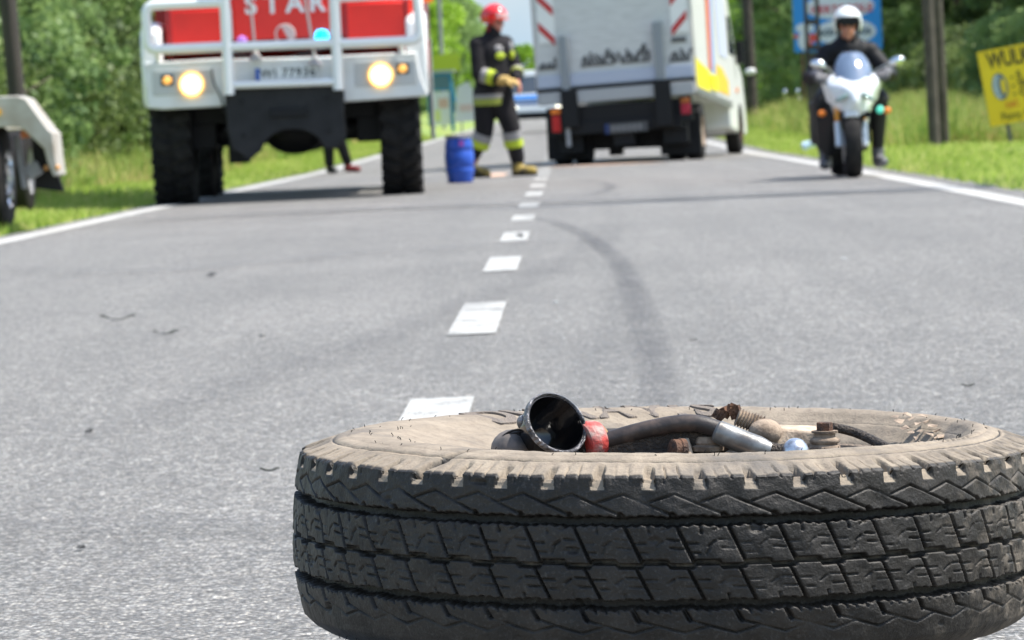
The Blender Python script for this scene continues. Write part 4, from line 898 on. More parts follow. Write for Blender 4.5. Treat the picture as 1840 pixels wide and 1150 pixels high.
# helmet, open face, with peak and chin strap
def helmet(name, m, parent, c, q, rx, ry, rz, cutz, open_front=True, thick=.012):
    mb = MB(); N1, N2 = 40, 20; vs = []; fs = []
    for i in range(N2+1):
        t = math.pi*.70*i/N2
        for j in range(N1):
            a = 2*math.pi*j/N1; vs.append(c+q @ Vector((rx*math.sin(t)*math.cos(a) + (1e-4*math.cos(a) if i == 0 else 0), ry*math.sin(t)*math.sin(a)+(1e-4*math.sin(a) if i == 0 else 0), rz*math.cos(t))))
    for i in range(N2):
        for j in range(N1):
            a = (j+.5)/N1*360; t = math.degrees(math.pi*.70*(i+.5)/N2)
            if open_front and t > cutz and abs(a-90) < 62: continue
            j2 = (j+1) % N1; fs.append((i*N1+j, i*N1+j2, (i+1)*N1+j2, (i+1)*N1+j))
    mb.add(vs, fs); o = mb.build(name, m, parent, solid=-thick); return o
hc = Vector((hx, .475, 1.225)); he = helmet('helmet', mat('white_helmet', (.82, .84, .82), .12, coat=.8), bo, hc, q, .106, .125, .122, 72)
mb = MB(); mb.prism([(hx-.095, -.01), (hx-.07, .035), (hx+.07, .035), (hx+.095, -.01), (hx+.05, -.035), (hx-.05, -.035)], .335, .36); 
for i_, vv in enumerate(mb.v): mb.v[i_] = (vv[0], vv[1], vv[2]+1.235)
mb.build('peak', BLACK, he, bevel=.008)
mb = MB(); mb.tube([P(-.083, .01, .05), P(-.088, .03, -.05), P(-.05, .06, -.105), P(.05, .06, -.105), P(.088, .03, -.05), P(.083, .01, .05)], .013, 8); mb.build('chin_strap', BLACK, he)

# --- firefighter walking to the right
FI = thing('person', 'firefighter in red helmet and dark suit with yellow bands walking beside the blue barrel', 'person', (-.735, 42.1, 0), R_(14))
body_ = MB(); P, q = head(body_, (.025, -.02, 1.585), (.75, -.62, -.12), .98)
body_.cap((-.01, 0, 1.42), (.015, -.01, 1.50), .06, .055)
body_.cap((-.01, 0, 1.00), (-.01, 0, 1.28), .13, .15)
SHL, SHR = Vector((-.165, -.04, 1.36)), Vector((.145, .06, 1.36))
EL, WL = Vector((-.19, -.13, 1.06)), Vector((.035, -.27, .985)); ER, WR = Vector((.235, -.03, 1.09)), Vector((.19, -.23, .975))
for a, b2, c2 in ((SHL, EL, WL), (SHR, ER, WR)):
    body_.cap((-.01, 0, 1.38), a, .09, .07); body_.cap(a, b2, .055, .045); body_.cap(b2, c2, .043, .030)
hand(body_, WL, (.9, -.15, -.15), (0, .35, -.9), curl=.35, thumb=-1, s=.8); hand(body_, WR, (.1, -.55, -.55), (-.8, 0, -.3), curl=.45, thumb=1)
KF, AF = Vector((.13, -.12, .49)), Vector((.195, -.05, .09)); KB, AB = Vector((-.13, .00, .47)), Vector((-.25, .10, .12))
body_.cap((-.02, 0, .95), (-.02, 0, 1.0), .13, .13)
for hp, k_, a_, toe in (((.03, -.03, .90), KF, AF, Vector((.34, -.12, .045))), ((-.08, .03, .90), KB, AB, Vector((-.13, .02, .045)))):
    body_.cap(hp, k_, .095, .060); body_.cap(k_, a_, .058, .040); body_.cap(a_-Vector((0.01, 0, .045)), toe, .042, .034)
bo = body_.build('body', mat('flushed_skin', (.52, .20, .15), .5), FI, voxel=.008, sm=2); eyes(P, bo)
NOMEX = mat('dark_fire_suit', (.012, .011, .013), .9, spec=.2, col2=(.028, .026, .029), nscale=7)
mb = MB(); mb.cap((-.01, 0, 1.44), (.01, -.01, 1.49), .088, .082); mb.ell((-.01, 0, 1.33), (.20, .15, .13)); mb.cap((-.015, 0, .98), (-.01, 0, 1.27), .175, .18); mb.lathe([(.185, 0), (.195, .1), (.185, .22), (.17, .4)], (-.02, 0, .72), (0, 0, 1), n=24, sc=(1, .85))
for a, b2, c2 in ((SHL, EL, WL), (SHR, ER, WR)):
    mb.cap((-.01, 0, 1.36), a, .11, .095); mb.cap(a, b2, .085, .075); mb.cap(b2, b2.lerp(c2, .85), .072, .058)
jk = mb.build('jacket', NOMEX, bo, voxel=.014, sm=5)
mb = MB()
for hp, k_, a_ in (((.05, -.03, .86), KF, AF), ((-.09, .03, .86), KB, AB)): mb.cap(hp, k_, .135, .098); mb.cap(k_, a_+Vector((0, 0, .09)), .097, .078)
tr = mb.build('trousers', mat('dark_grey_trousers', (.026, .023, .026), .9, spec=.2, col2=(.015, .014, .015), nscale=6), bo, voxel=.014, sm=5)
def band(name, a, b2, t0, t1, r, m, parent, sc=(1, 1)):
    a = Vector(a); b2 = Vector(b2); mb = MB(); mb.lathe([(r, 0), (r*1.01, (t1-t0)*(b2-a).length*.5), (r, (t1-t0)*(b2-a).length)], a.lerp(b2, t0), b2-a, n=24, sc=sc); return mb.build(name, m, parent)
band('silver_band', (-.02, 0, .70), (-.02, 0, 1.0), .35, .50, .203, SIL, jk, (1, .86)); band('yellow_band', (-.02, 0, .70), (-.02, 0, 1.0), .12, .35, .202, mat('muted_yellow', (.30, .34, .05), .7), jk, (1, .86))
band('silver_band', EL, WL, .15, .38, .079, SIL, jk); band('yellow_band', EL, WL, .38, .62, .077, FLUO, jk)
band('silver_band', ER, WR, .1, .25, .074, SIL, jk); band('yellow_band', ER, WR, .25, .42, .072, mat('muted_yellow', (.30, .34, .05), .7), jk)
for k_, a_ in ((KF, AF), (KB, AB)):
    band('silver_band', k_, a_, .06, .26, .103, SIL, tr); band('yellow_band', k_, a_, .26, .46, .100, FLUO, tr)
mb = MB(); mb.ell((.02, -.158, 1.30), (.052, .02, .05)); mb.ell((.165, -.10, 1.32), (.03, .03, .06)); mb.build('silver_badge', SIL, jk)
mb = MB(); mb.ell((.03, -.165, 1.235), (.058, .02, .04)); mb.ell((.172, -.10, 1.245), (.03, .035, .05)); mb.build('yellow_badge', FLUO, jk)
for a_, toe in ((AF, Vector((.34, -.12, .05))), (AB, Vector((-.12, .02, .05)))):
    mb = MB(); mb.cap(a_+Vector((0, 0, .12)), a_-Vector((.01, 0, .03)), .062, .058); mb.cap(a_-Vector((.01, 0, .035)), toe, .055, .046); b_o = mb.build('boot', mat('tan_boot', (.42, .30, .06), .6, col2=(.06, .05, .03), nscale=12, fac=(.45, .6)), bo, voxel=.012, sm=3)
    mb = MB(); c3 = (a_-Vector((.01, 0, 0))); d3 = toe-c3; mb.hull([Vector((p_.x, p_.y, z_)) for z_ in (.0, .028) for p_ in [c3+Vector((-.06, 0, 0)), c3+Vector((0, -.06, 0)), c3+Vector((0, .06, 0)), toe+Vector((.05, 0, 0)), toe+Vector((0, -.05, 0)), toe+Vector((0, .05, 0))]]); mb.build('sole', BLACK, b_o, bevel=.008)
mb = MB(); hand(mb, WL, (.9, -.15, -.15), (0, .35, -.9), curl=.35, thumb=-1, s=1.5, L=.20); mb.cap(WL-Vector((.03, -.01, 0)), WL+Vector((.03, 0, 0)), .055, .05); mb.build('glove', mat('tan_glove', (.45, .30, .09), .7), bo, voxel=.007, sm=2)
hc = P(0, -.008, .06); hl = helmet('helmet', mat('red_helmet', (.70, .02, .02), .15, coat=.8), bo, hc, q, .115, .135, .115, 80)
mb = MB(); mb.lathe([(.105, -.012), (.14, -.02), (.14, -.012), (.105, .0)], hc, q @ Vector((0, 0, 1)), n=36, caps=False, sc=(1.0, 1.12)); mb.build('brim', RED, hl)
mb = MB(); mb.tube([hc+q @ Vector((0, .125*math.cos(a), .12*math.sin(a)+.004)) for a in np.linspace(.3, 2.9, 16)], .010, 8); mb.build('crest', RED, hl)
mb = MB(); N1 = 14; vs = [hc+q @ Vector((.128*math.sin(a), .15*math.cos(a), z)) for z in (-.02, .045) for a in np.linspace(-1, 1, N1)]; mb.add(vs, [(i, i+1, N1+i+1, N1+i) for i in range(N1-1)]); mb.build('visor', mat('clear_visor', (.8, .7, .7), .05, alpha=.4), hl, solid=.003)
mb = MB(); ns = [P(math.sin(a)*.088, -math.cos(a)*.085, z) for z in (-.03, -.11) for a in np.linspace(-1.4, 1.4, 12)]; mb.add(ns, [(i, i+1, 13+i, 12+i) for i in range(11)]); mb.build('neck_guard', DRED, hl, solid=.006)

# --- bystander behind the fire truck: dark trousers, red shoe
BY = thing('person', 'person in dark trousers whose legs show behind the fire truck', 'person', (-2.98, 52.6, 0))
body_ = MB(); P, q = head(body_, (0, -.02, 1.60), (.6, -.8, 0)); body_.cap((0, 0, 1.42), (0, 0, 1.52), .06, .055); body_.cap((0, 0, 1.0), (0, 0, 1.3), .13, .15)
for sx in (-1, 1):
    body_.cap((0, 0, 1.37), (sx*.17, 0, 1.37), .08, .065); body_.cap((sx*.17, 0, 1.37), (sx*.22, 0, 1.08), .052, .043); body_.cap((sx*.22, 0, 1.08), (sx*.2, -.1, .84), .040, .028)
    hand(body_, (sx*.2, -.1, .84), (0, -.2, -1), (-sx, 0, 0), curl=.3, thumb=sx)
KL = (((-.09, 0, .9), Vector((-.10, -.02, .50)), Vector((-.10, .02, .08)), Vector((-.03, -.10, .04))), ((.08, 0, .9), Vector((.03, -.03, .50)), Vector((.13, .02, .09)), Vector((.27, -.05, .04))))
for hp, k_, a_, toe in KL: body_.cap(hp, k_, .085, .058); body_.cap(k_, a_, .055, .04); body_.cap(a_-Vector((0, 0, .04)), toe, .04, .03)
bo = body_.build('body', SKIN, BY, voxel=.009, sm=2)
mb = MB(); mb.cap((0, 0, .98), (0, 0, 1.3), .15, .17); mb.cap((0, 0, 1.4), (0, 0, 1.44), .07, .065)
for sx in (-1, 1): mb.cap((0, 0, 1.36), (sx*.17, 0, 1.36), .1, .08); mb.cap((sx*.17, 0, 1.37), (sx*.22, 0, 1.08), .07, .06); mb.cap((sx*.22, 0, 1.08), (sx*.205, -.09, .88), .058, .042)
mb.build('jacket', JBLK, bo, voxel=.014, sm=4)
mb = MB()
for hp, k_, a_, toe in KL: mb.cap((hp[0], 0, .93), k_, .115, .082); mb.cap(k_, a_+Vector((0, 0, .05)), .080, .062)
mb.build('trousers', JBLK, bo, voxel=.014, sm=4)
for i_, (hp, k_, a_, toe) in enumerate(KL):
    mb = MB(); mb.cap(a_-Vector((0, 0, .03)), toe, .05, .04); mb.build('shoe', mat('dark_shoe', (.02, .02, .02), .5) if i_ == 0 else mat('red_shoe', (.20, .02, .02), .5), bo, voxel=.012, sm=2)
mb = MB(); mb.ell(P(0, -.02, .06), (.08, .098, .075)); mb.build('hair', mat('dark_hair', (.02, .015, .01), .7), bo)

# ================================================================== BARREL, BOTTLE, SAND
BA = thing('barrel', 'small blue plastic barrel with grey lid standing beside the firefighter', 'barrel', (-1.045, 39.0, 0))
mb = MB(); BLUP = mat('blue_plastic', (.02, .09, .50), .35, col2=(.015, .07, .38), nscale=7)
mb.lathe([(.10, 0), (.118, .005), (.122, .02), (.124, .06), (.134, .10), (.138, .14), (.132, .148), (.138, .156), (.142, .23), (.138, .30), (.132, .308), (.138, .316), (.134, .36), (.122, .41), (.118, .425), (.124, .43), (.124, .44), (.108, .445)], n=40)
mb.build('body', BLUP, BA, smooth=60)
mb = MB(); mb.lathe([(.126, .430), (.130, .434), (.130, .452), (.122, .458), (.112, .456), (.110, .448), (.0001, .448)], n=40, caps=False); mb.build('lid', mat('dark_grey_lid', (.06, .06, .065), .5), BA)
mb = MB(); mb.tube([(.131*math.cos(a), .131*math.sin(a), .436) for a in np.linspace(0, 6.283, 40)[:-1]], .005, 6, closed=True); mb.build('clamp_ring', STEEL, BA)
mb = MB(); mb.box((.03, -.135, .375), (.045, .006, .05)); mb.build('sticker', mat('pink_sticker', (.45, .10, .50), .5), BA)
BT = thing('plastic_bottle', 'crushed pale blue plastic bottle lying in the grass by the right edge line', 'bottle', (2.98, 49.0, .03))
mb = MB(); mb.lathe([(.02, 0), (.05, .01), (.055, .05), (.042, .10), (.055, .15), (.05, .22), (.018, .28), (.018, .30)], (-.20, 0, .07), (.93, .1, .30), n=16); mb.build('bottle_body', mat('pale_blue_plastic', (.55, .72, .85), .15, alpha=.85), BT)
mb = MB(); mb.lathe([(.022, .0), (.022, .03)], (.06, .027, .154), (.93, .1, .30), n=12); mb.build('cap', BLUE, BT)
random.seed(3)
def sandpatch(label_, c, rx_, ry_, m, name='sand_patch'):
    n_ = 26; v = [(c[0], c[1], .012)]
    for k in range(n_): a = 2*math.pi*k/n_; q_ = random.uniform(.75, 1.1); v.append((c[0]+rx_*q_*math.cos(a), c[1]+ry_*q_*math.sin(a), .0045))
    mb = MB(); mb.add(v, [(0, k+1, (k+1) % n_+1) for k in range(n_)]); o = mb.build(name, m, smooth=60); tag(o, label_, 'sand', kind='stuff')
SAND = mat('absorbent_sand', (.66, .40, .26), .95, col2=(.46, .34, .27), nscale=9)
sandpatch('pinkish sand strewn on the asphalt behind the walking firefighter', (-.78, 43.5), .13, 1.6, SAND)
sandpatch('thin pinkish sand strewn on the asphalt behind the box van', (.35, 48.3), .75, .35, SAND)

# small litter on the road
LEAF = mat('dry_leaf', (.02, .024, .018), .9, spec=.1); STONE = mat('dark_stone', (.05, .05, .05), .8); GLINT = mat('glass_crumb', (.8, .82, .8), .1)
def pebble(loc, s_, label_, m=STONE, name='stone', grp='stones on the road'):
    mb = MB(); random.seed(int(loc[0]*100+loc[1]*31)); mb.hull([(random.gauss(0, s_*.5), random.gauss(0, s_*.5), abs(random.gauss(0, s_*.35))) for _ in range(14)]+[(0, 0, 0), (s_*.5, 0, 0), (0, s_*.5, 0)])
    o = mb.build(name, m, smooth=30); o.location = (loc[0], loc[1], .004); tag(o, label_, 'stone' if name == 'stone' else 'debris', grp); return o
def leaf(loc, s_, rz, label_):
    mb = MB(); n_ = 10; top = [(s_*(k/n_*2-1), s_*.22*math.sin(math.pi*k/n_)*(1+.2*math.sin(k*2)), .006+.55*s_*(k/n_*2-1)**2*(.5+.3*math.sin(k))) for k in range(n_+1)]
    bot = [(x, -y_, z*.8) for x, y_, z in top]; mb.add(top+bot, [(k, k+1, n_+2+k, n_+1+k) for k in range(n_)]); o = mb.build('leaf', LEAF, smooth=60, solid=.0012)
    o.location = (loc[0], loc[1], .005); o.rotation_euler = (0, 0, rz); tag(o, label_, 'leaf', 'dry leaves on the road'); return o
pebble((-1.44, 16.18), .022, 'dark stone lying alone on the left lane beyond the curled leaf')
leaf((-1.40, 12.5), .055, .1, 'curled dark leaf on the left lane, largest of the dry leaves')
leaf((-1.15, 11.45), .040, .6, 'flat dry leaf on the left lane just right of the curled leaf')
pebble((-.94, 7.79), .012, 'dark stone on the left lane well below the dry leaves')
leaf((-.51, 6.65), .016, .05, 'thin dark leaf on the asphalt just left of the broken wheel')
pebble((-.69, 5.58), .007, 'small dark stone nearest the lower left corner of the photo')
pebble((.99, 15.0), .012, 'bright crumb of glass on the right lane in front of the van', GLINT, 'glass_crumb', 'glass crumbs on the road')
pebble((-.06, 12.44), .011, 'bright crumb of glass just right of the dashed centre line', GLINT, 'glass_crumb', 'glass crumbs on the road')
leaf((.28, 9.95), .010, .3, 'tiny dark leaf beside the curved skid mark on the right lane')
leaf((.75, 7.92), .013, 0, 'small dark leaf on the right lane behind the broken wheel')
pebble((-.25, 19.77), .022, 'dark stone lying on a white dash of the centre line')
pebble((-.86, 11.2), .009, 'tiny dark stone between the flat leaf and the centre line')

# ================================================================== POLICE CAR (partly hidden)
pz = zroad(112)
PC = thing('police_car', 'white and blue police car with roof bar far down the road behind the firefighter', 'police car', (-.83, 112, pz+.16))
CW = mat('car_white', (.66, .72, .76), .25, coat=.6)
mb = MB(); mb.prism([(0, .35), (.02, .62), (.15, .78), (1.15, .95), (4.1, 1.0), (4.4, .9), (4.45, .4), (4.2, .3), (.3, .28)], -.86, .86, 'yz'); cb = mb.build('body', CW, PC, bevel=.06)
mb = MB(); mb.prism([(1.15, .93), (1.75, 1.40), (3.1, 1.42), (3.8, .98)], -.72, .72, 'yz'); mb.build('cabin', GLASSD, PC, bevel=.05)
mb = MB(); mb.box((0, 2.4, 1.43), (1.35, 1.2, .05)); mb.build('roof', CW, PC, bevel=.02)
mb = MB(); mb.box((0, 2.1, 1.52), (1.15, .28, .13)); mb.build('light_bar', WHITEB, PC, bevel=.03)
mb = MB(); mb.prism([(.10, .735), (.10, .75), (.72, .862), (.72, .845)], -.80, .80, 'yz'); 
for i_, vv in enumerate(mb.v): mb.v[i_] = (vv[0], vv[1], vv[2]+.03)
mb.build('blue_stripe', mat('police_blue', (.02, .15, .45), .4), PC)
mb = MB(); mb.box((0, -.012, .66), (1.5, .02, .09)); mb.build('front_stripe', mat('police_blue', (.02, .15, .45), .4), PC)
for x in (-.66, .66):
    mb = MB(); mb.ell((x, .02, .56), (.14, .07, .09)); mb.build('headlight', mat('car_headlight', (.9, .9, .8), .1, emit=(1, .95, .75), es=2.0), PC)
    mb = MB(); make_wheel_y(mb, (x*1.12, .85, .31-.16), .31, .2); mb.build('wheel', RUB, PC); mb = MB(); make_wheel_y(mb, (x*1.12, 3.5, .31-.16), .31, .2); mb.build('wheel', RUB, PC)
mb = MB(); mb.box((0, .0, .32), (1.5, .1, .18)); mb.build('lower_grille', BLACK, PC)

# ================================================================== FLATBED TRAILER at the left edge
TR = thing('flatbed_trailer', 'white flatbed trailer with sloping end and black mudflap left of the fire truck', 'trailer', (-3.47, 25.9, 0))
CREAM = mat('cream_white_paint', (.46, .44, .40), .5, col2=(.32, .28, .23), nscale=5)
out = [(-2.3, .865), (-.0, .865), (.055, .845), (.19, .64), (.215, .62), (.225, .46), (.235, .35), (.205, .345), (.17, .44), (.155, .52), (.02, .66), (-.05, .67), (-2.3, .655)]
mb = MB(); mb.prism(out, .0, .42); mb.box((-1.4, 1.9, .76), (2.0, 2.95, .20)); dk = mb.build('deck', CREAM, TR, bevel=.008)
mb = MB(); mb.box((-.155, -.008, .765), (.10, .012, .04)); mb.build('reflector', mat('amber_reflector', (.85, .45, .02), .3), dk)
for x in (-.155, .0): mb = MB(); mb.box((x, .3, .62), (.05, .06, .05)); mb.build('marker_lamp', mat('red_orange_lens', (.60, .16, .05), .4), TR)
mb = MB(); mb.hull([(.02, .45, .62), (.13, .45, .52), (.17, .45, .33), (.21, .45, .24), (.03, .45, .27), (.03, .5, .62), (.14, .5, .52), (.21, .5, .24), (.03, .5, .27)]); mb.build('mudflap', BLACK, TR)
wheel_part(TR, 'wheel', (-.22, .28, .34), .34, .22, 0, 1, CHROME)
wheel_part(TR, 'wheel', (-.98, 7.2, .34), .34, .20, 0, 1, STEEL)
mb = MB(); mb.box((-.05, .40, .44), (.035, .05, .34), Matrix.Rotation(-.1, 3, 'Y')); mb.box((.03, .38, .385), (.10, .05, .09), Matrix.Rotation(-.5, 3, 'Y')); mb.build('suspension_arm', GREY, TR, bevel=.008)
for a_ in ((.11, .40, .40), (.235, .0, .40)): mb = MB(); mb.ell(a_, (.017, .02, .018)); mb.build('tail_lamp', mat('tail_orange', (.70, .35, .12), .3), TR)
mb = MB(); mb.box((-1.2, 1.4, .55), (1.2, 2.4, .18)); mb.cyl((-2.0, .28, .34), (-.2, .28, .34), .05); mb.cyl((-2.0, 7.2, .34), (-1.0, 7.2, .34), .05); mb.box((-1.5, 5.2, .5), (.3, 5, .12)); mb.build('underframe', BLACK, TR)
wheel_part(TR, 'wheel', (-2.05, .28, .34), .34, .22, 0, -1, STEEL)

# ================================================================== SIGNS
SG = thing('advert_sign', 'tilted yellow tyre repair sign with a drawn tyre beside the right grass verge', 'sign', (5.68, 49.9, 0), 0)
SG.rotation_euler = (0, R_(-8.3), R_(-4))
YM = mat('sign_yellow', (.78, .56, .012), .55, col2=(.70, .48, .01), nscale=3)
mb = MB(); mb.box((.42, 0, .77), (1.86, .02, .92)); sb = mb.build('board', YM, SG)
for x in (-.30, 1.1): mb = MB(); mb.box((x, .04, .30), (.05, .05, .75)); mb.build('leg', mat('sign_leg', (.10, .10, .10), .6), SG)
DKI = mat('sign_ink', (.035, .03, .01), .6); REDI = mat('sign_red', (.62, .16, .02), .6)
text('sign_heading', 'WULKANIZACJA', .275, DKI, (-.41, -.015, 1.09), SG, ext=.003, align='LEFT', bold=.02).scale = (.66, 1, 1)
for i_, (t_, z_) in enumerate((('- S', .845), ('- W', .74), ('- O', .64))): text('sign_line', t_, .13, DKI, (-.17, -.015, z_+.02), SG, ext=.003, align='LEFT', bold=.02)
text('sign_phone', 'tel. 9', .13, REDI, (-.28, -.015, .54), SG, ext=.003, align='LEFT', space=1.3, bold=.02).scale = (.8, 1, 1)
text('sign_footer', 'Panny W', .13, mat('sign_olive', (.16, .14, .01), .6), (-.36, -.015, .40), SG, ext=.003, align='LEFT', space=1.15, bold=.02).scale = (.7, 1, 1)
def disc(nm, cx_, cz, a_, b2, y0, m, par=None):
    mb = MB(); mb.prism([(cx_+a_*math.cos(t), cz+b2*math.sin(t)) for t in np.linspace(0, 6.283, 30)[:-1]], y0-.003, y0); return mb.build(nm, m, par or SG, smooth=0)
DTD = mat('drawn_tyre_dark', (.05, .07, .10), .6)
dr = disc('drawn_tyre', -.31, .77, .095, .165, -.012, DTD)
disc('drawn_tread', -.325, .77, .072, .150, -.016, mat('drawn_tyre_blue', (.22, .28, .38), .6, col2=(.46, .52, .60), nscale=45), dr)
disc('drawn_sidewall', -.275, .77, .055, .140, -.020, mat('drawn_tyre_grey', (.12, .15, .20), .6), dr)
disc('drawn_opening', -.268, .77, .030, .095, -.024, YM, dr)

zb = zroad(88)
BB = thing('billboard', 'blue billboard with white ovals, red word and phone number behind the motorcycle rider', 'billboard', (5.86, 88, zb))
BBL = mat('billboard_blue', (.03, .30, .78), .5)
mb = MB(); mb.box((0, .03, 1.64+.62), (1.88, .05, 1.24)); bb = mb.build('board', BBL, BB)
OVM = mat('oval_white', (.78, .80, .86), .6)
def oval(cx_, cz, a_, b2, y_=-.002, m=OVM, nm='oval'):
    mb = MB(); mb.prism([(cx_+a_*math.cos(t), cz+b2*math.sin(t)) for t in np.linspace(0, 6.283, 30)[:-1]], y_, y_+.006); return mb.build(nm, m, BB, smooth=0)
oval(.06, 2.58, .74, .27); oval(.16, 2.03, .66, .28); oval(-.70, 2.15, .20, .11); oval(-.72, 1.88, .14, .20, -.004)
text('billboard_word', 'HERTOPOLE', .22, mat('billboard_red', (.62, .08, .12), .6), (.10, -.004, 2.52), BB, ext=.003, space=1.1, bold=.04)
text('billboard_phone', '600 606 006', .21, mat('billboard_ink', (.06, .10, .14), .6), (.16, -.006, 2.03), BB, ext=.003, space=1.05, bold=.03)
for a_, b_ in (((-.90, -.006, 1.98), (.10, .006, .08)), ((-.60, -.010, 1.78), (.10, .006, .12))): mb = MB(); mb.box(a_, b_); mb.build('red_patch', mat('dot_red', (.70, .12, .08), .6), BB)
for x in (-.78, .78): mb = MB(); mb.cyl((x, .09, -.1), (x, .09, 2.8), .03); mb.build('post', RUST, BB)

# objects on the left far verge
zk = zland(-4.5, 130)
KG = thing('advert_sign', 'plain yellow green signboard on a grey post far behind the fire truck', 'sign', (-3.95, 131, zland(-3.95, 131)))
mb = MB(); mb.box((0, 0, 2.12), (1.2, .06, .55)); mb.build('board', mat('yellow_green', (.50, .62, .03), .5), KG); mb = MB(); mb.cyl((0, .06, -.1), (0, .06, 2.3), .05); mb.build('post', GREY, KG)
KI = thing('bus_shelter', 'blue framed glass shelter with pale posters on the far left verge', 'shelter', (-3.85, 128, zland(-3.85, 128)))
BFR = mat('shelter_blue', (.03, .22, .38), .5)
mb = MB()
for x in (-.45, .25): mb.box((x, 0, .9), (.07, .07, 1.8)); mb.box((x, 1.4, .9), (.07, .07, 1.8))
mb.box((-.1, 0, 1.78), (.78, .08, .09)); mb.box((-.1, 0, 1.30), (.78, .06, .06)); mb.tube([(.22, 0, 1.7), (.38, 0, .9)], .04, 8); mb.build('frame', BFR, KI)
mb = MB(); mb.box((-.1, .0, 1.54), (.62, .03, .42)); mb.build('glass', mat('shelter_glass', (.10, .20, .24), .1), KI)
mb = MB(); mb.box((-.1, .7, 1.88), (.95, 1.6, .06)); mb.build('roof', mat('shelter_grey', (.38, .42, .44), .5), KI)
mb = MB(); mb.box((-.1, .0, .72), (.66, .03, 1.05)); ps_ = mb.build('poster', mat('poster_pale', (.66, .70, .70), .6), KI)
mb = MB(); mb.box((.0, -.02, .88), (.30, .006, .3)); mb.build('poster_picture', mat('poster_peach', (.62, .42, .34), .6), ps_); mb = MB(); mb.box((-.22, -.02, .5), (.25, .006, .35)); mb.build('poster_patch', mat('poster_yellow', (.66, .72, .30), .6), ps_)
KW = thing('advert_board', 'white leaning advert board with coloured print right of the bus shelter', 'board', (-3.05, 126, zroad(126)+.33))
mb = MB(); mb.prism([(-.42, 0), (.35, .05), (.30, .75), (.05, 1.25), (-.30, 1.1)], 0, .05); kb = mb.build('board', mat('board_white', (.62, .66, .66), .6), KW)
mb = MB(); mb.box((-.05, -.01, .45), (.4, .01, .22)); mb.build('print', mat('print_pink', (.60, .48, .44), .6), kb)
for x in (-.2, .2): mb = MB(); mb.box((x, .075, -.1), (.05, .05, .8)); mb.build('leg', GREY, KW)

# ================================================================== POLES
CONC = mat('weathered_concrete', (.085, .072, .06), .9, col2=(.045, .038, .032), nscale=4, bump=.5, bscale=30)
WOODP = mat('dark_tarred_wood', (.055, .045, .038), .85, col2=(.03, .026, .022), nscale=3, stretch=(6, 6, .6), bump=.5, bscale=20)
def apole(loc, label_, s_=1):
    t = thing('utility_pole', label_, 'pole', loc, 0, 'utility poles along the right verge')
    for y_, x_ in ((0, -.07), (1.2, .15)):
        mb = MB(); mb.tube([(x_, y_, -.2), (x_*.75-.05, .15+y_*.5, 4.5), (x_*.3-.08, .5, 8.6)], .12, 12, rr=[.072*s_, .064*s_, .05*s_]); mb.build('leg', CONC, t)
    mb = MB(); mb.box((-.12, .5, 7.9), (1.5, .10, .10)); 
    for x in (-.7, 0, .5): mb.cyl((-.12+x, .5, 7.95), (-.12+x, .5, 8.1), .035)
    mb.box((0, .5, 3.2), (.06, .9, .08)); mb.build('crossarm', CONC, t)
    return t
apole((4.45, 49.2, 0), 'dark double legged utility pole in the grass left of the yellow sign')
apole((4.55, 26.4, 0), 'double legged utility pole nearest the camera beside the right lane', 1.8)
def lattice(loc):
    t = thing('utility_pole', 'lattice utility pole with crossed braces just behind the motorcycle rider', 'pole', loc, 0, 'utility poles along the right verge')
    mb = MB()
    for sx in (-1, 1):
        mb.box((sx*.10, 0, 4), (.06, .16, 8.4))
    for k in range(18): mb.box((0, 0, .2+k*.45), (.20, .12, .09))
    mb.build('frame', CONC, t)
    mb = MB(); mb.box((0, 0, .65), (.26, .2, 1.6)); mb.build('foot', CONC, t)
    mb = MB(); mb.box((0, 0, 7.6), (1.6, .1, .1)); mb.build('crossarm', CONC, t)
    mb = MB(); mb.box((-.0, -.10, 1.72), (.12, .03, .14)); mb.build('red_plate', mat('plate_red', (.55, .06, .05), .5), t)
lattice((4.34, 71.9, zroad(72)))
t = thing('utility_pole', 'round concrete utility pole with a white band right of the box van', 'pole', (4.42, 98, zroad(98)), 0, 'utility poles along the right verge')
mb = MB(); mb.tube([(0, 0, -.2), (-.03, 0, 3), (-.1, 0, 8.5)], .13, 12, rr=[.14, .12, .09]); mb.build('shaft', CONC, t)
mb = MB(); mb.ell((-.02, -.10, 1.33), (.14, .07, .09)); mb.build('white_band', WHITEB, t); mb = MB(); mb.box((-.10, 0, 1.75), (.12, .2, .7)); mb.build('switch_box', DARK, t); mb = MB(); mb.box((0, 0, 7.9), (1.4, .1, .1)); mb.build('crossarm', CONC, t)
t = thing('utility_pole', 'dark leaning wooden pole in front of the trees behind the trailer', 'pole', (-5.84, 43.9, -.03)); mb = MB(); mb.tube([(0, 0, -.1), (-.05, 0, 1.2), (-.30, 0, 7.5)], .10, 12, rr=[.11, .095, .07]); mb.build('shaft', WOODP, t); mb = MB(); mb.box((-.3, 0, 7.2), (1.2, .08, .08)); mb.build('crossarm', WOODP, t)
t = thing('street_lamp', 'thin pale grey lamp post far away above the yellow green signboard', 'street lamp', (-4.5, 150, zland(-4.5, 150))); mb = MB(); mb.tube([(0, 0, 0), (0, 0, 6.5), (.3, 0, 7.2), (1.0, 0, 7.4)], .06, 8, rr=[.09, .07, .05, .04]); mb.build('post', GREY, t); mb = MB(); mb.ell((1.2, 0, 7.38), (.3, .12, .08)); mb.build('lamp', WHITE, t)
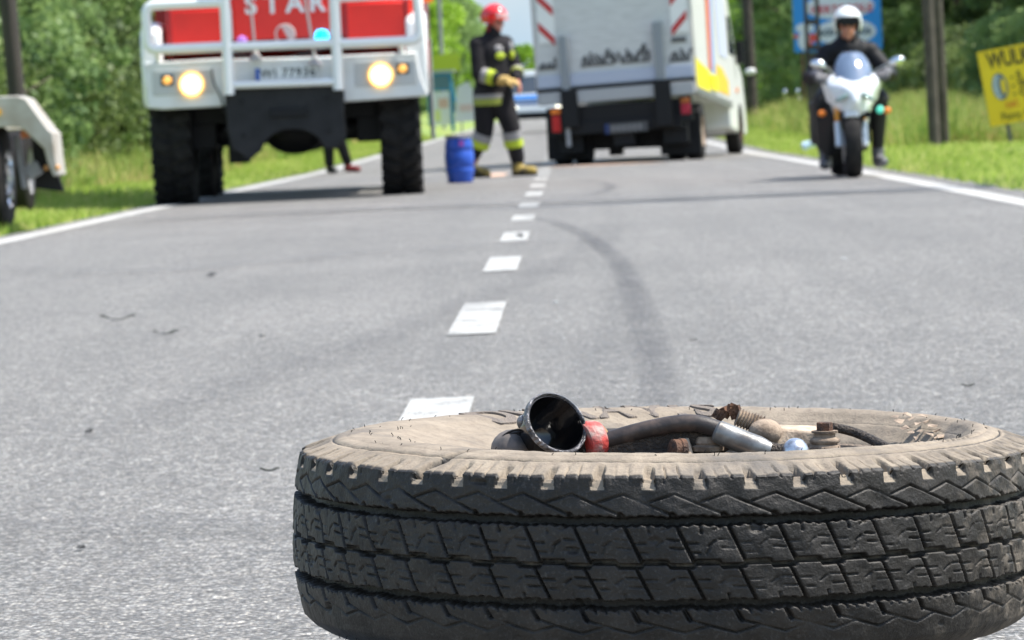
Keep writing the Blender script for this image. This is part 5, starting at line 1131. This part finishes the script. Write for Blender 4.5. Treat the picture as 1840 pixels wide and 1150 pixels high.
for i_, (x, y_, lb) in enumerate(((5.35, 95, 'short metal marker post with two round glints left of the lattice pole'), (4.95, 93, 'single round glint marker nearest the round concrete pole'))):
    t = thing('marker_post', lb, 'marker', (x, y_, zroad(y_))); mb = MB(); mb.cyl((0, 0, 0), (0, 0, .78), .015); mb.build('post', GREY, t)
    mb = MB(); mb.ell((0, -.02, .80), (.06, .03, .07)); mb.ell((.03, -.02, .62), (.055, .03, .06)) if i_ == 0 else None; mb.build('reflector', CHROME, t)

# ================================================================== GRASS
def blades(name, n_, xr, yr, h, wd, m, label_, seed, dens=None, heads=0):
    rs = np.random.RandomState(seed); x = rs.uniform(xr[0], xr[1], n_*2); y_ = yr[0]+(yr[1]-yr[0])*rs.uniform(0, 1, n_*2)**1.3
    keep = np.abs(x-.0) < .135*y_+.6
    if dens is not None: keep &= dens(x, y_, rs)
    x = x[keep][:n_]; y_ = y_[keep][:n_]; k = len(x)
    z = np.array([zland(a, b2) for a, b2 in zip(x, y_)])
    hh = rs.uniform(h[0], h[1], k)*(1+.5*np.sin(x*2.3+y_*.7)*np.sin(y_*.9)); a = rs.uniform(0, 2*np.pi, k); w2 = wd*rs.uniform(.6, 1.4, k)*(1+y_/90)
    lean = rs.normal(0, .28, (k, 2))*hh[:, None]
    p0 = np.stack([x-w2*np.cos(a), y_-w2*np.sin(a), z-.01], -1); p1 = np.stack([x+w2*np.cos(a), y_+w2*np.sin(a), z-.01], -1)
    pm0 = np.stack([x-.7*w2*np.cos(a)+lean[:, 0]*.4, y_-.7*w2*np.sin(a)+lean[:, 1]*.4, z+hh*.6], -1); pm1 = np.stack([x+.7*w2*np.cos(a)+lean[:, 0]*.4, y_+.7*w2*np.sin(a)+lean[:, 1]*.4, z+hh*.6], -1)
    p2 = np.stack([x+lean[:, 0], y_+lean[:, 1], z+hh], -1)
    V = np.stack([p0, p1, pm1, pm0, p2, p2+[0.002, 0, 0]], 1).reshape(-1, 3); b0 = np.arange(k)[:, None]*6
    F = np.concatenate([b0+[0, 1, 2, 3], b0+[3, 2, 5, 4]])
    o = bpy.data.objects.new(name, mesh_np(name, V, F, m)); COL.objects.link(o); tag(o, label_, 'grass', kind='stuff'); return o
blades('grass', 60000, (-6.2, -3.52), (22, 110), (.03, .09), .006, BLADE, 'short mown green grass along the left road edge', 1)
blades('grass', 60000, (2.72, 6.5), (22, 110), (.03, .10), .006, BLADE, 'short green grass along the right road edge', 2)
blades('tall_grass', 70000, (3.9, 9.5), (51, 112), (.15, .55), .007, WILD, 'tall flowering wild grass on the right verge by the poles', 3, lambda x, y_, rs: (x > 3.9+rs.uniform(0, 1, len(x))*1.2))
blades('tall_grass', 26000, (-7.5, -4.9), (38, 130), (.10, .40), .007, WILD, 'dry tall grass at the foot of the trees on the left', 4)

# ================================================================== TREES
def leafmat(name, a, b_, tr=.3):
    m = bpy.data.materials.new(name); m.use_nodes = True; n = m.node_tree.nodes; l = m.node_tree.links; b = n['Principled BSDF']
    g = n.new('ShaderNodeNewGeometry'); oi = n.new('ShaderNodeObjectInfo'); t = n.new('ShaderNodeTexNoise'); t.inputs['Scale'].default_value = 1.6; t.inputs['Detail'].default_value = 5; l.new(g.outputs['Position'], t.inputs[0])
    ad = n.new('ShaderNodeMath'); ad.operation = 'MULTIPLY_ADD'; l.new(oi.outputs['Random'], ad.inputs[0]); ad.inputs[1].default_value = .35; l.new(t.outputs[0], ad.inputs[2])
    ad2 = n.new('ShaderNodeMath'); ad2.operation = 'MULTIPLY_ADD'; l.new(g.outputs['Random Per Island'], ad2.inputs[0]); ad2.inputs[1].default_value = .3; l.new(ad.outputs[0], ad2.inputs[2])
    r = n.new('ShaderNodeMapRange'); r.inputs[1].default_value = .5; r.inputs[2].default_value = 1.1; l.new(ad2.outputs[0], r.inputs[0])
    mx = n.new('ShaderNodeMix'); mx.data_type = 'RGBA'; mx.inputs[6].default_value = (*a, 1); mx.inputs[7].default_value = (*b_, 1); l.new(r.outputs[0], mx.inputs[0])
    l.new(mx.outputs[2], b.inputs['Base Color']); b.inputs['Roughness'].default_value = .5; b.inputs['Specular IOR Level'].default_value = .3
    tl = n.new('ShaderNodeBsdfTranslucent'); l.new(mx.outputs[2], tl.inputs[0]); ms = n.new('ShaderNodeMixShader'); ms.inputs[0].default_value = tr
    l.new(b.outputs[0], ms.inputs[1]); l.new(tl.outputs[0], ms.inputs[2]); l.new(ms.outputs[0], n['Material Output'].inputs[0]); return m
L_GREEN = leafmat('leaves_mid_green', (.07, .135, .045), (.34, .47, .17), .42); L_DARK = leafmat('leaves_dark_green', (.04, .07, .028), (.26, .34, .11), .38); L_LIME = leafmat('leaves_light_green', (.20, .36, .035), (.42, .60, .08), .45)
BARK = mat('bark', (.10, .075, .055), .9, col2=(.05, .04, .032), nscale=5, stretch=(5, 5, 1), bump=.6, bscale=15)
def crown_mesh(name, seed, h0, h1, rad, ncl, per, ls, m, shape='round'):
    rs = np.random.RandomState(seed); pts = []
    for k in range(ncl):
        t = rs.uniform(0, 1)**.9; z = h0+(h1-h0)*t
        pr = math.sin(math.pi*min(max(t*.85+.12, 0), 1))**.6 if shape == 'round' else (1.05-t)**.8
        a = rs.uniform(0, 2*np.pi); q = rad*pr*math.sqrt(rs.uniform(.12, 1)); c = np.array([q*math.cos(a), q*math.sin(a), z]); cr_ = rad*rs.uniform(.14, .30)
        nn = int(per*rs.uniform(.6, 1.4)); d = rs.normal(0, 1, (nn, 3)); d /= np.linalg.norm(d, axis=1)[:, None]; pts.append(c+d*cr_*rs.uniform(.3, 1, (nn, 1))**.5*[1, 1, .7])
    P_ = np.concatenate(pts); k = len(P_); n1 = rs.normal(0, 1, (k, 3)); n1 /= np.linalg.norm(n1, axis=1)[:, None]; n2 = np.cross(n1, rs.normal(0, 1, (k, 3))); n2 /= np.linalg.norm(n2, axis=1)[:, None]
    s_ = ls*rs.uniform(.6, 1.4, (k, 1)); V = np.stack([P_-n1*s_, P_+n2*s_*.55, P_+n1*s_, P_-n2*s_*.55], 1).reshape(-1, 3); F = np.arange(k*4).reshape(-1, 4)
    return mesh_np(name, V, F, m)
def trunk_mesh(seed, h, r, nb, h0):
    random.seed(seed); mb = MB(); top = Vector((random.uniform(-.2, .2), random.uniform(-.2, .2), h)); mid = Vector((random.uniform(-.1, .1), random.uniform(-.1, .1), h*.5))
    mb.tube([(0, 0, -.2), (0, 0, .2), mid, top], r, 9, rr=[r*1.3, r, r*.75, r*.25])
    for k in range(nb):
        z = h0+(h-h0)*(k+.5)/nb; a = random.uniform(0, 6.28); L_ = (h-z)*.4+.5; p = mid*(z/h*1.0); p.z = z
        mb.tube([p, p+Vector((math.cos(a)*L_*.5, math.sin(a)*L_*.5, L_*.3)), p+Vector((math.cos(a)*L_, math.sin(a)*L_, L_*.45))], r*.3, 6, rr=[r*.35, r*.22, r*.08])
    return mb
KINDS = {}
def kind(key, name, h0, h1, rad, ncl, per, ls, m, shape, tr_r, nb, seed):
    cm = crown_mesh('crown', seed, h0, h1, rad, ncl, per, ls, m, shape); t = trunk_mesh(seed, h1*.95, tr_r, nb, h0+.2); me = t.build('trunk', BARK); tm = me.data; bpy.data.objects.remove(me)
    KINDS[key] = (name, cm, tm)
kind('bush', 'bush', .05, 2.4, 1.15, 60, 95, .055, L_GREEN, 'round', .04, 8, 1)
kind('bushd', 'bush', .05, 2.1, 1.2, 55, 90, .055, L_DARK, 'round', .04, 8, 2)
kind('young', 'leafy_tree', .25, 5.2, 1.7, 100, 100, .07, L_GREEN, 'round', .08, 12, 3)
kind('pine', 'pine_tree', .5, 7.0, 1.7, 110, 150, .075, L_DARK, 'cone', .11, 20, 4)
kind('tall', 'leafy_tree', 1.6, 8.5, 2.4, 100, 150, .09, L_GREEN, 'round', .14, 12, 5)
kind('talld', 'pine_tree', 2.3, 10, 2.2, 90, 150, .09, L_DARK, 'round', .13, 12, 6)
kind('lime', 'leafy_tree', .4, 6.5, 2.3, 110, 150, .10, L_LIME, 'round', .12, 12, 7)
COLW = {'bush': 'mid green', 'bushd': 'dark green', 'young': 'mid green', 'pine': 'dark green', 'tall': 'mid green', 'talld': 'dark', 'lime': 'bright lime green'}
TREES = []
def plant(key, x, y_, s_=1.0, rz=0.0, label_=None, group=None):
    name, cm, tm = KINDS[key]; o = thing(name, label_, 'bush' if name == 'bush' else 'tree', (x, y_, zl2(x, y_)-.05), rz, group); o.scale = (s_, s_, s_*1.0)
    for nm, me in (('crown', cm), ('trunk', tm)):
        c = bpy.data.objects.new(nm, me); COL.objects.link(c); c.parent = o
    TREES.append(o)
random.seed(77)
gL = 'trees lining the left side of the road'; gR = 'trees of the wood on the right side'; gC = 'bright trees at the far end of the road'
what = {'bush': 'mid green bush', 'bushd': 'dark green bush', 'young': 'young green tree leafy to the ground', 'pine': 'dark green pine with low branches', 'tall': 'tall green tree on bare trunk', 'talld': 'tall dark pine on a long bare trunk', 'lime': 'bright lime green leafy tree'}
lab = lambda key, side: {'L': what[key]+' in the left roadside thicket', 'R': what[key]+' in the right roadside wood', 'C': what[key]+' at the far end of the road'}[side]
def row(keys, x0, jit, ya, yb, st0, st1, side, grp, sc=(.85, 1.15), xs=0.0):
    y_ = ya
    while y_ < yb:
        k = random.choice(keys); plant(k, x0+random.uniform(-jit, jit)+xs*(y_-ya), y_+random.uniform(-.3, .3), random.uniform(*sc), random.uniform(0, 6.28), lab(k, side), grp)
        y_ += st0+(st1-st0)*(y_-ya)/(yb-ya)
# left thicket: a low front row, then taller trees behind
row(('bush', 'bushd', 'bushd', 'young'), -7.2, .35, 46, 125, 1.3, 3.0, 'L', gL)
row(('young', 'pine', 'young'), -8.9, .6, 50, 130, 2.2, 4.0, 'L', gL)
row(('tall', 'talld', 'pine'), -11.8, 1.2, 54, 150, 3.2, 6.0, 'L', gL)
row(('young', 'lime', 'lime', 'tall'), -8.2, 1.0, 130, 330, 6, 14, 'L', gL, (.8, 1.15))
row(('tall', 'lime'), -14, 2.0, 140, 320, 8, 16, 'L', gL)
# wood on the right
row(('bushd', 'bush', 'bushd'), 10.4, .7, 72, 125, 1.9, 3.2, 'R', gR, (.7, 1.1))
row(('pine', 'talld', 'young', 'talld'), 12.4, 1.0, 72, 150, 2.6, 5.0, 'R', gR)
row(('talld', 'pine', 'tall'), 16.0, 1.6, 80, 190, 3.0, 6.0, 'R', gR)
row(('talld', 'pine'), 21.0, 2.0, 95, 210, 4.0, 8.0, 'R', gR)
row(('lime', 'young', 'young', 'tall'), 8.8, .9, 122, 330, 5, 12, 'R', gR, (.85, 1.2))
# far end
for x, y_, s_ in ((-9, 345, 1.5), (-3.5, 350, .9), (1.5, 352, .75), (4.5, 348, 1.0), (8.5, 345, 1.3), (-14, 360, 1.8), (13, 355, 1.8), (-1, 360, 1.0), (-18, 370, 2), (18, 370, 2.2)):
    plant('lime', x, y_, s_, x, lab('lime', 'C'), gC)
# far-off wood closing the view behind the individual trees
me = crown_mesh('far_wood', 31, 0, 9, 1, 1, 10, .3, L_DARK)
rs = np.random.RandomState(8); kk = 60000; sd_ = rs.choice([-1, 1], kk, p=[.4, .6]); yy_ = rs.uniform(150, 480, kk); xx = sd_*(rs.uniform(22, 30, kk)+(yy_-150)*.05); zz = rs.uniform(0, 1, kk)*(8+2*np.sin(xx)+2*np.sin(yy_*.4))
far = rs.uniform(0, 1, kk) < .3; xx = np.where(far, rs.uniform(-60, 60, kk), xx); yy_ = np.where(far, 490+rs.uniform(0, 10, kk), yy_); zz = np.where(far, 1.2+rs.uniform(0, 1, kk)*(3.5+np.abs(xx+3)*.22+1.2*np.sin(xx*.5)), zz)
n1 = rs.normal(0, 1, (kk, 3)); n1 /= np.linalg.norm(n1, axis=1)[:, None]; n2 = np.cross(n1, rs.normal(0, 1, (kk, 3))); n2 /= np.linalg.norm(n2, axis=1)[:, None]; P_ = np.stack([xx, yy_, zz], -1)
V = np.stack([P_-n1*.45, P_+n2*.3, P_+n1*.45, P_-n2*.3], 1).reshape(-1, 3)
o = bpy.data.objects.new('far_wood', mesh_np('far_wood', V, np.arange(kk*4).reshape(-1, 4), L_GREEN)); COL.objects.link(o); tag(o, 'dense far-off woodland closing the view behind the roadside trees', 'wood', kind='stuff')
